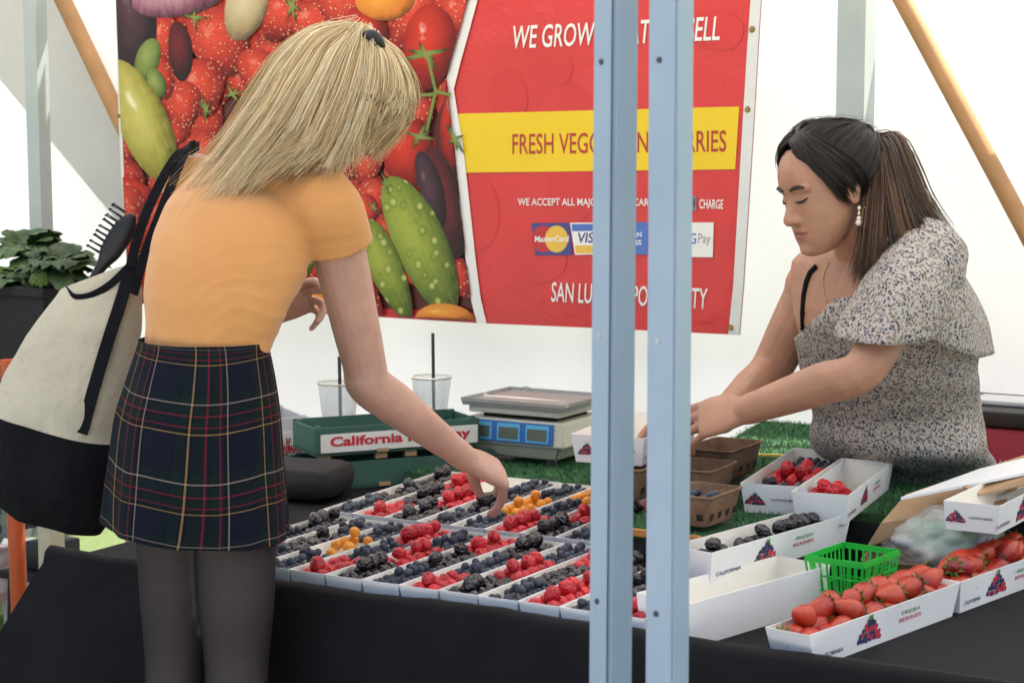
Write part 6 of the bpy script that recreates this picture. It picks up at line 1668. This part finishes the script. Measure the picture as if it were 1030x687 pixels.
    far += [D([(380, 42), (402, 66), (411, 92), (408, 112), (398, 128), (386, 140), (376, 150)], [.24, .24, .24, .24, .24, .23, .22]), D([(380, 43), (400, 72), (404, 100), (396, 122), (384, 140), (372, 156), (364, 168)], [.28, .28, .28, .28, .27, .26, .25])]
    inner = [[p.lerp(near[min(i + 1, len(near) - 1)][k], .3) + Vector((.002, .030, -.002)) for k, p in enumerate(g)] for i, g in enumerate(near[:8])]
    parts = [strands(near, 6200, 3, .00088, .0046, 150, .10, .0060, .30, 26, .0085), strands(inner, 2000, 4, .0010, .008, 70, .05, .005, .32, 20, .009), strands(far, 2000, 6, .0010, .007, 30, .03, .002, .08, 20)]
    parts.append(strands(near[0:8], 420, 8, .00055, .013, 40, .6, .006, .08, 26))
    hair_obj('hair_strands', parts, blond, cap)
    bm = bm_new(); c = PY(375, 45, Y0 + .10)
    for k in range(2): pass
    hcp = []
    for k in range(12):
        t = k / 11; hcp.append(PY(366 + 20 * t, 36 + 17 * t - 5 * math.sin(PI * t), Y0 + .125 - .015 * math.sin(PI * t)))
    add_tube(bm, hcp, [.004 + .010 * math.sin(PI * (k + .5) / 12) for k in range(12)], 12)
    setp(obj('hair_clip', bm, M['blk_pl'], smooth=True), 'small black hair clip on top of the blonde hair', 'hair clip')
    # ---- canvas tote bag on the far shoulder
    m1 = simple('cream_canvas', (.50, .45, .34), .9, .10, 10, .9, 13, bdist=.02, spec=.15); m2 = simple('black_canvas', (.006, .006, .008), .85, .2, 20, .9, 13, bdist=.02, spec=.15)
    tote = empty('tote_bag', PY(60, 500, Y0 + .26), 0, 'cream canvas tote bag with a black base, hanging from the blonde woman\'s shoulder', 'tote bag')
    TO = tote.location
    YB = Y0 + .22
    rr_ = [((66, 292), (134, 266), .035), ((54, 308), (137, 292), .050), ((32, 336), (137, 335), .062), ((12, 372), (132, 380), .070), ((0, 402), (124, 432), .074), ((-3, 408), (121, 446), .0745), ((-3.5, 412), (120, 452), .0755), ((-8, 450), (114, 482), .074), ((-8, 485), (109, 512), .066), ((2, 508), (104, 530), .05), ((14, 519), (99, 538), .03), ((26, 522), (92, 537), .012)]
    bm = bm_new(); rows = []
    Q = []
    for i in range(len(rr_) - 1):
        for k in range(4):
            t = k / 4; Q.append(tuple((rr_[i][j][0] * (1 - t) + rr_[i + 1][j][0] * t, rr_[i][j][1] * (1 - t) + rr_[i + 1][j][1] * t) for j in (0, 1)) + (rr_[i][2] * (1 - t) + rr_[i + 1][2] * t, i))
    Q.append(rr_[-1] + (len(rr_) - 1,))
    bn = 44
    for (l, r, th, i) in Q:
        a, b_ = PY(*l, YB + .03), PY(*r, YB - .03); c = (a + b_) / 2; sx = (b_ - a) / 2; nrm = Vector((sx.z, -1.0, 0)).normalized(); nrm = Vector((-sx.y, sx.x, 0)).normalized(); nrm = nrm if nrm.y > 0 else -nrm
        row = []
        for k in range(bn):
            t = 2 * PI * k / bn; ct, st_ = math.cos(t), math.sin(t)
            p = c + sx * math.copysign(abs(ct) ** .8, ct) + nrm * (th * math.copysign(abs(st_) ** .8, st_))
            z_ = (p - TO)
            dn = .019 * mnoise.noise(Vector((p.x * 9 + p.z * 5, p.y * 4, p.z * 7 - p.x * 6))) + .004 * mnoise.noise(p * 26)
            row.append(bm.verts.new(p + nrm * dn * (1 if st_ > 0 else -1) - TO))
        rows.append(row)
    for j in range(len(rows) - 1):
        for k in range(bn):
            fc = bm.faces.new((rows[j][k], rows[j][(k + 1) % bn], rows[j + 1][(k + 1) % bn], rows[j + 1][k])); fc.material_index = 1 if Q[j][3] >= 5 else 0
    bm.faces.new(rows[-1])
    bmesh.ops.recalc_face_normals(bm, faces=bm.faces)
    bag = obj('bag_body', bm, [m1, m2], tote, True); md = bag.modifiers.new('thick', 'SOLIDIFY'); md.thickness = .0022; md.offset = -1
    def strap(pts, ys, w_, nm='strap'):
        bm = bm_new(); P_ = [PY(px, py, Y0 + y_) - TO for (px, py), y_ in zip(pts, ys)]
        pp = []
        for i in range(len(P_) - 1):
            p0, p1, p2, p3 = P_[max(i - 1, 0)], P_[i], P_[i + 1], P_[min(i + 2, len(P_) - 1)]
            for k in range(6):
                t = k / 6; pp.append(.5 * ((2 * p1) + (p2 - p0) * t + (2 * p0 - 5 * p1 + 4 * p2 - p3) * t * t + (3 * p1 - p0 - 3 * p2 + p3) * t ** 3))
        pp.append(P_[-1])
        rws = []
        for i, p in enumerate(pp):
            dd = (pp[min(i + 1, len(pp) - 1)] - pp[max(i - 1, 0)]).normalized(); s_ = dd.cross(Vector((.25, 1, .1))).normalized(); n_ = dd.cross(s_)
            rws.append([bm.verts.new(p + s_ * (w_ / 2 * i_) + n_ * (.0014 * j_)) for i_, j_ in ((-1, -1), (1, -1), (1, 1), (-1, 1))])
        for a, b_ in zip(rws, rws[1:]):
            for k in range(4): bm.faces.new((a[k], a[(k + 1) % 4], b_[(k + 1) % 4], b_[k]))
        bm.faces.new(rws[0][::-1]); bm.faces.new(rws[-1]); return obj(nm, bm, m2, tote, True, 40)
    strap([(196, 146), (183, 152), (168, 172), (150, 208), (137, 244), (130, 275)], [.30, .235, .20, .17, .16, .165], .017)
    strap([(200, 147), (186, 156), (175, 180), (160, 218), (145, 258), (134, 296)], [.35, .24, .185, .15, .14, .15], .017)
    strap([(131, 272), (121, 305), (108, 345), (94, 392), (82, 436)], [.160, .150, .140, .136, .136], .022)
    strap([(66, 291), (74, 299), (90, 298), (110, 287), (128, 270), (136, 262)], [.205, .180, .170, .165, .165, .175], .013, 'bag_rim_binding')
    # hairbrush poking out of the bag
    bm = bm_new(); a, b_ = PY(102, 268, YB), PY(134, 216, YB); ax = (b_ - a).normalized(); sd = PY(100, 215, YB) - PY(134, 236, YB); sd = (sd - ax * sd.dot(ax)).normalized(); nn = ax.cross(sd)
    loft(bm, smooth_secs([(a - ax * .05, sd * .008, nn * .007, 1), (a, sd * .010, nn * .008, 1), (a.lerp(b_, .3), sd * .019, nn * .011, 1), (a.lerp(b_, .75), sd * .019, nn * .011, 1), (b_, sd * .006, nn * .005, 1)], 4), 18)
    rq = random.Random(4)
    for k in range(9):
        for j in (-1, 0, 1):
            p = a.lerp(b_, .18 + .78 * k / 8) + sd * .015 + nn * (.006 * j)
            q = p + sd * .024 + ax * rq.uniform(-.002, .002); add_tube(bm, [p, q], [.0016, .0011], 6); add_ellipsoid(bm, q, (.0021,) * 3, seg=8, rings=6)
    setp(obj('hairbrush', bm, M['blk_pl'], smooth=True), 'black bristle hairbrush sticking out of the tote bag', 'hairbrush')
    print('cust arm', (Sr - Er).length, (Er - Wr).length, (Wr - K).length)
customer()
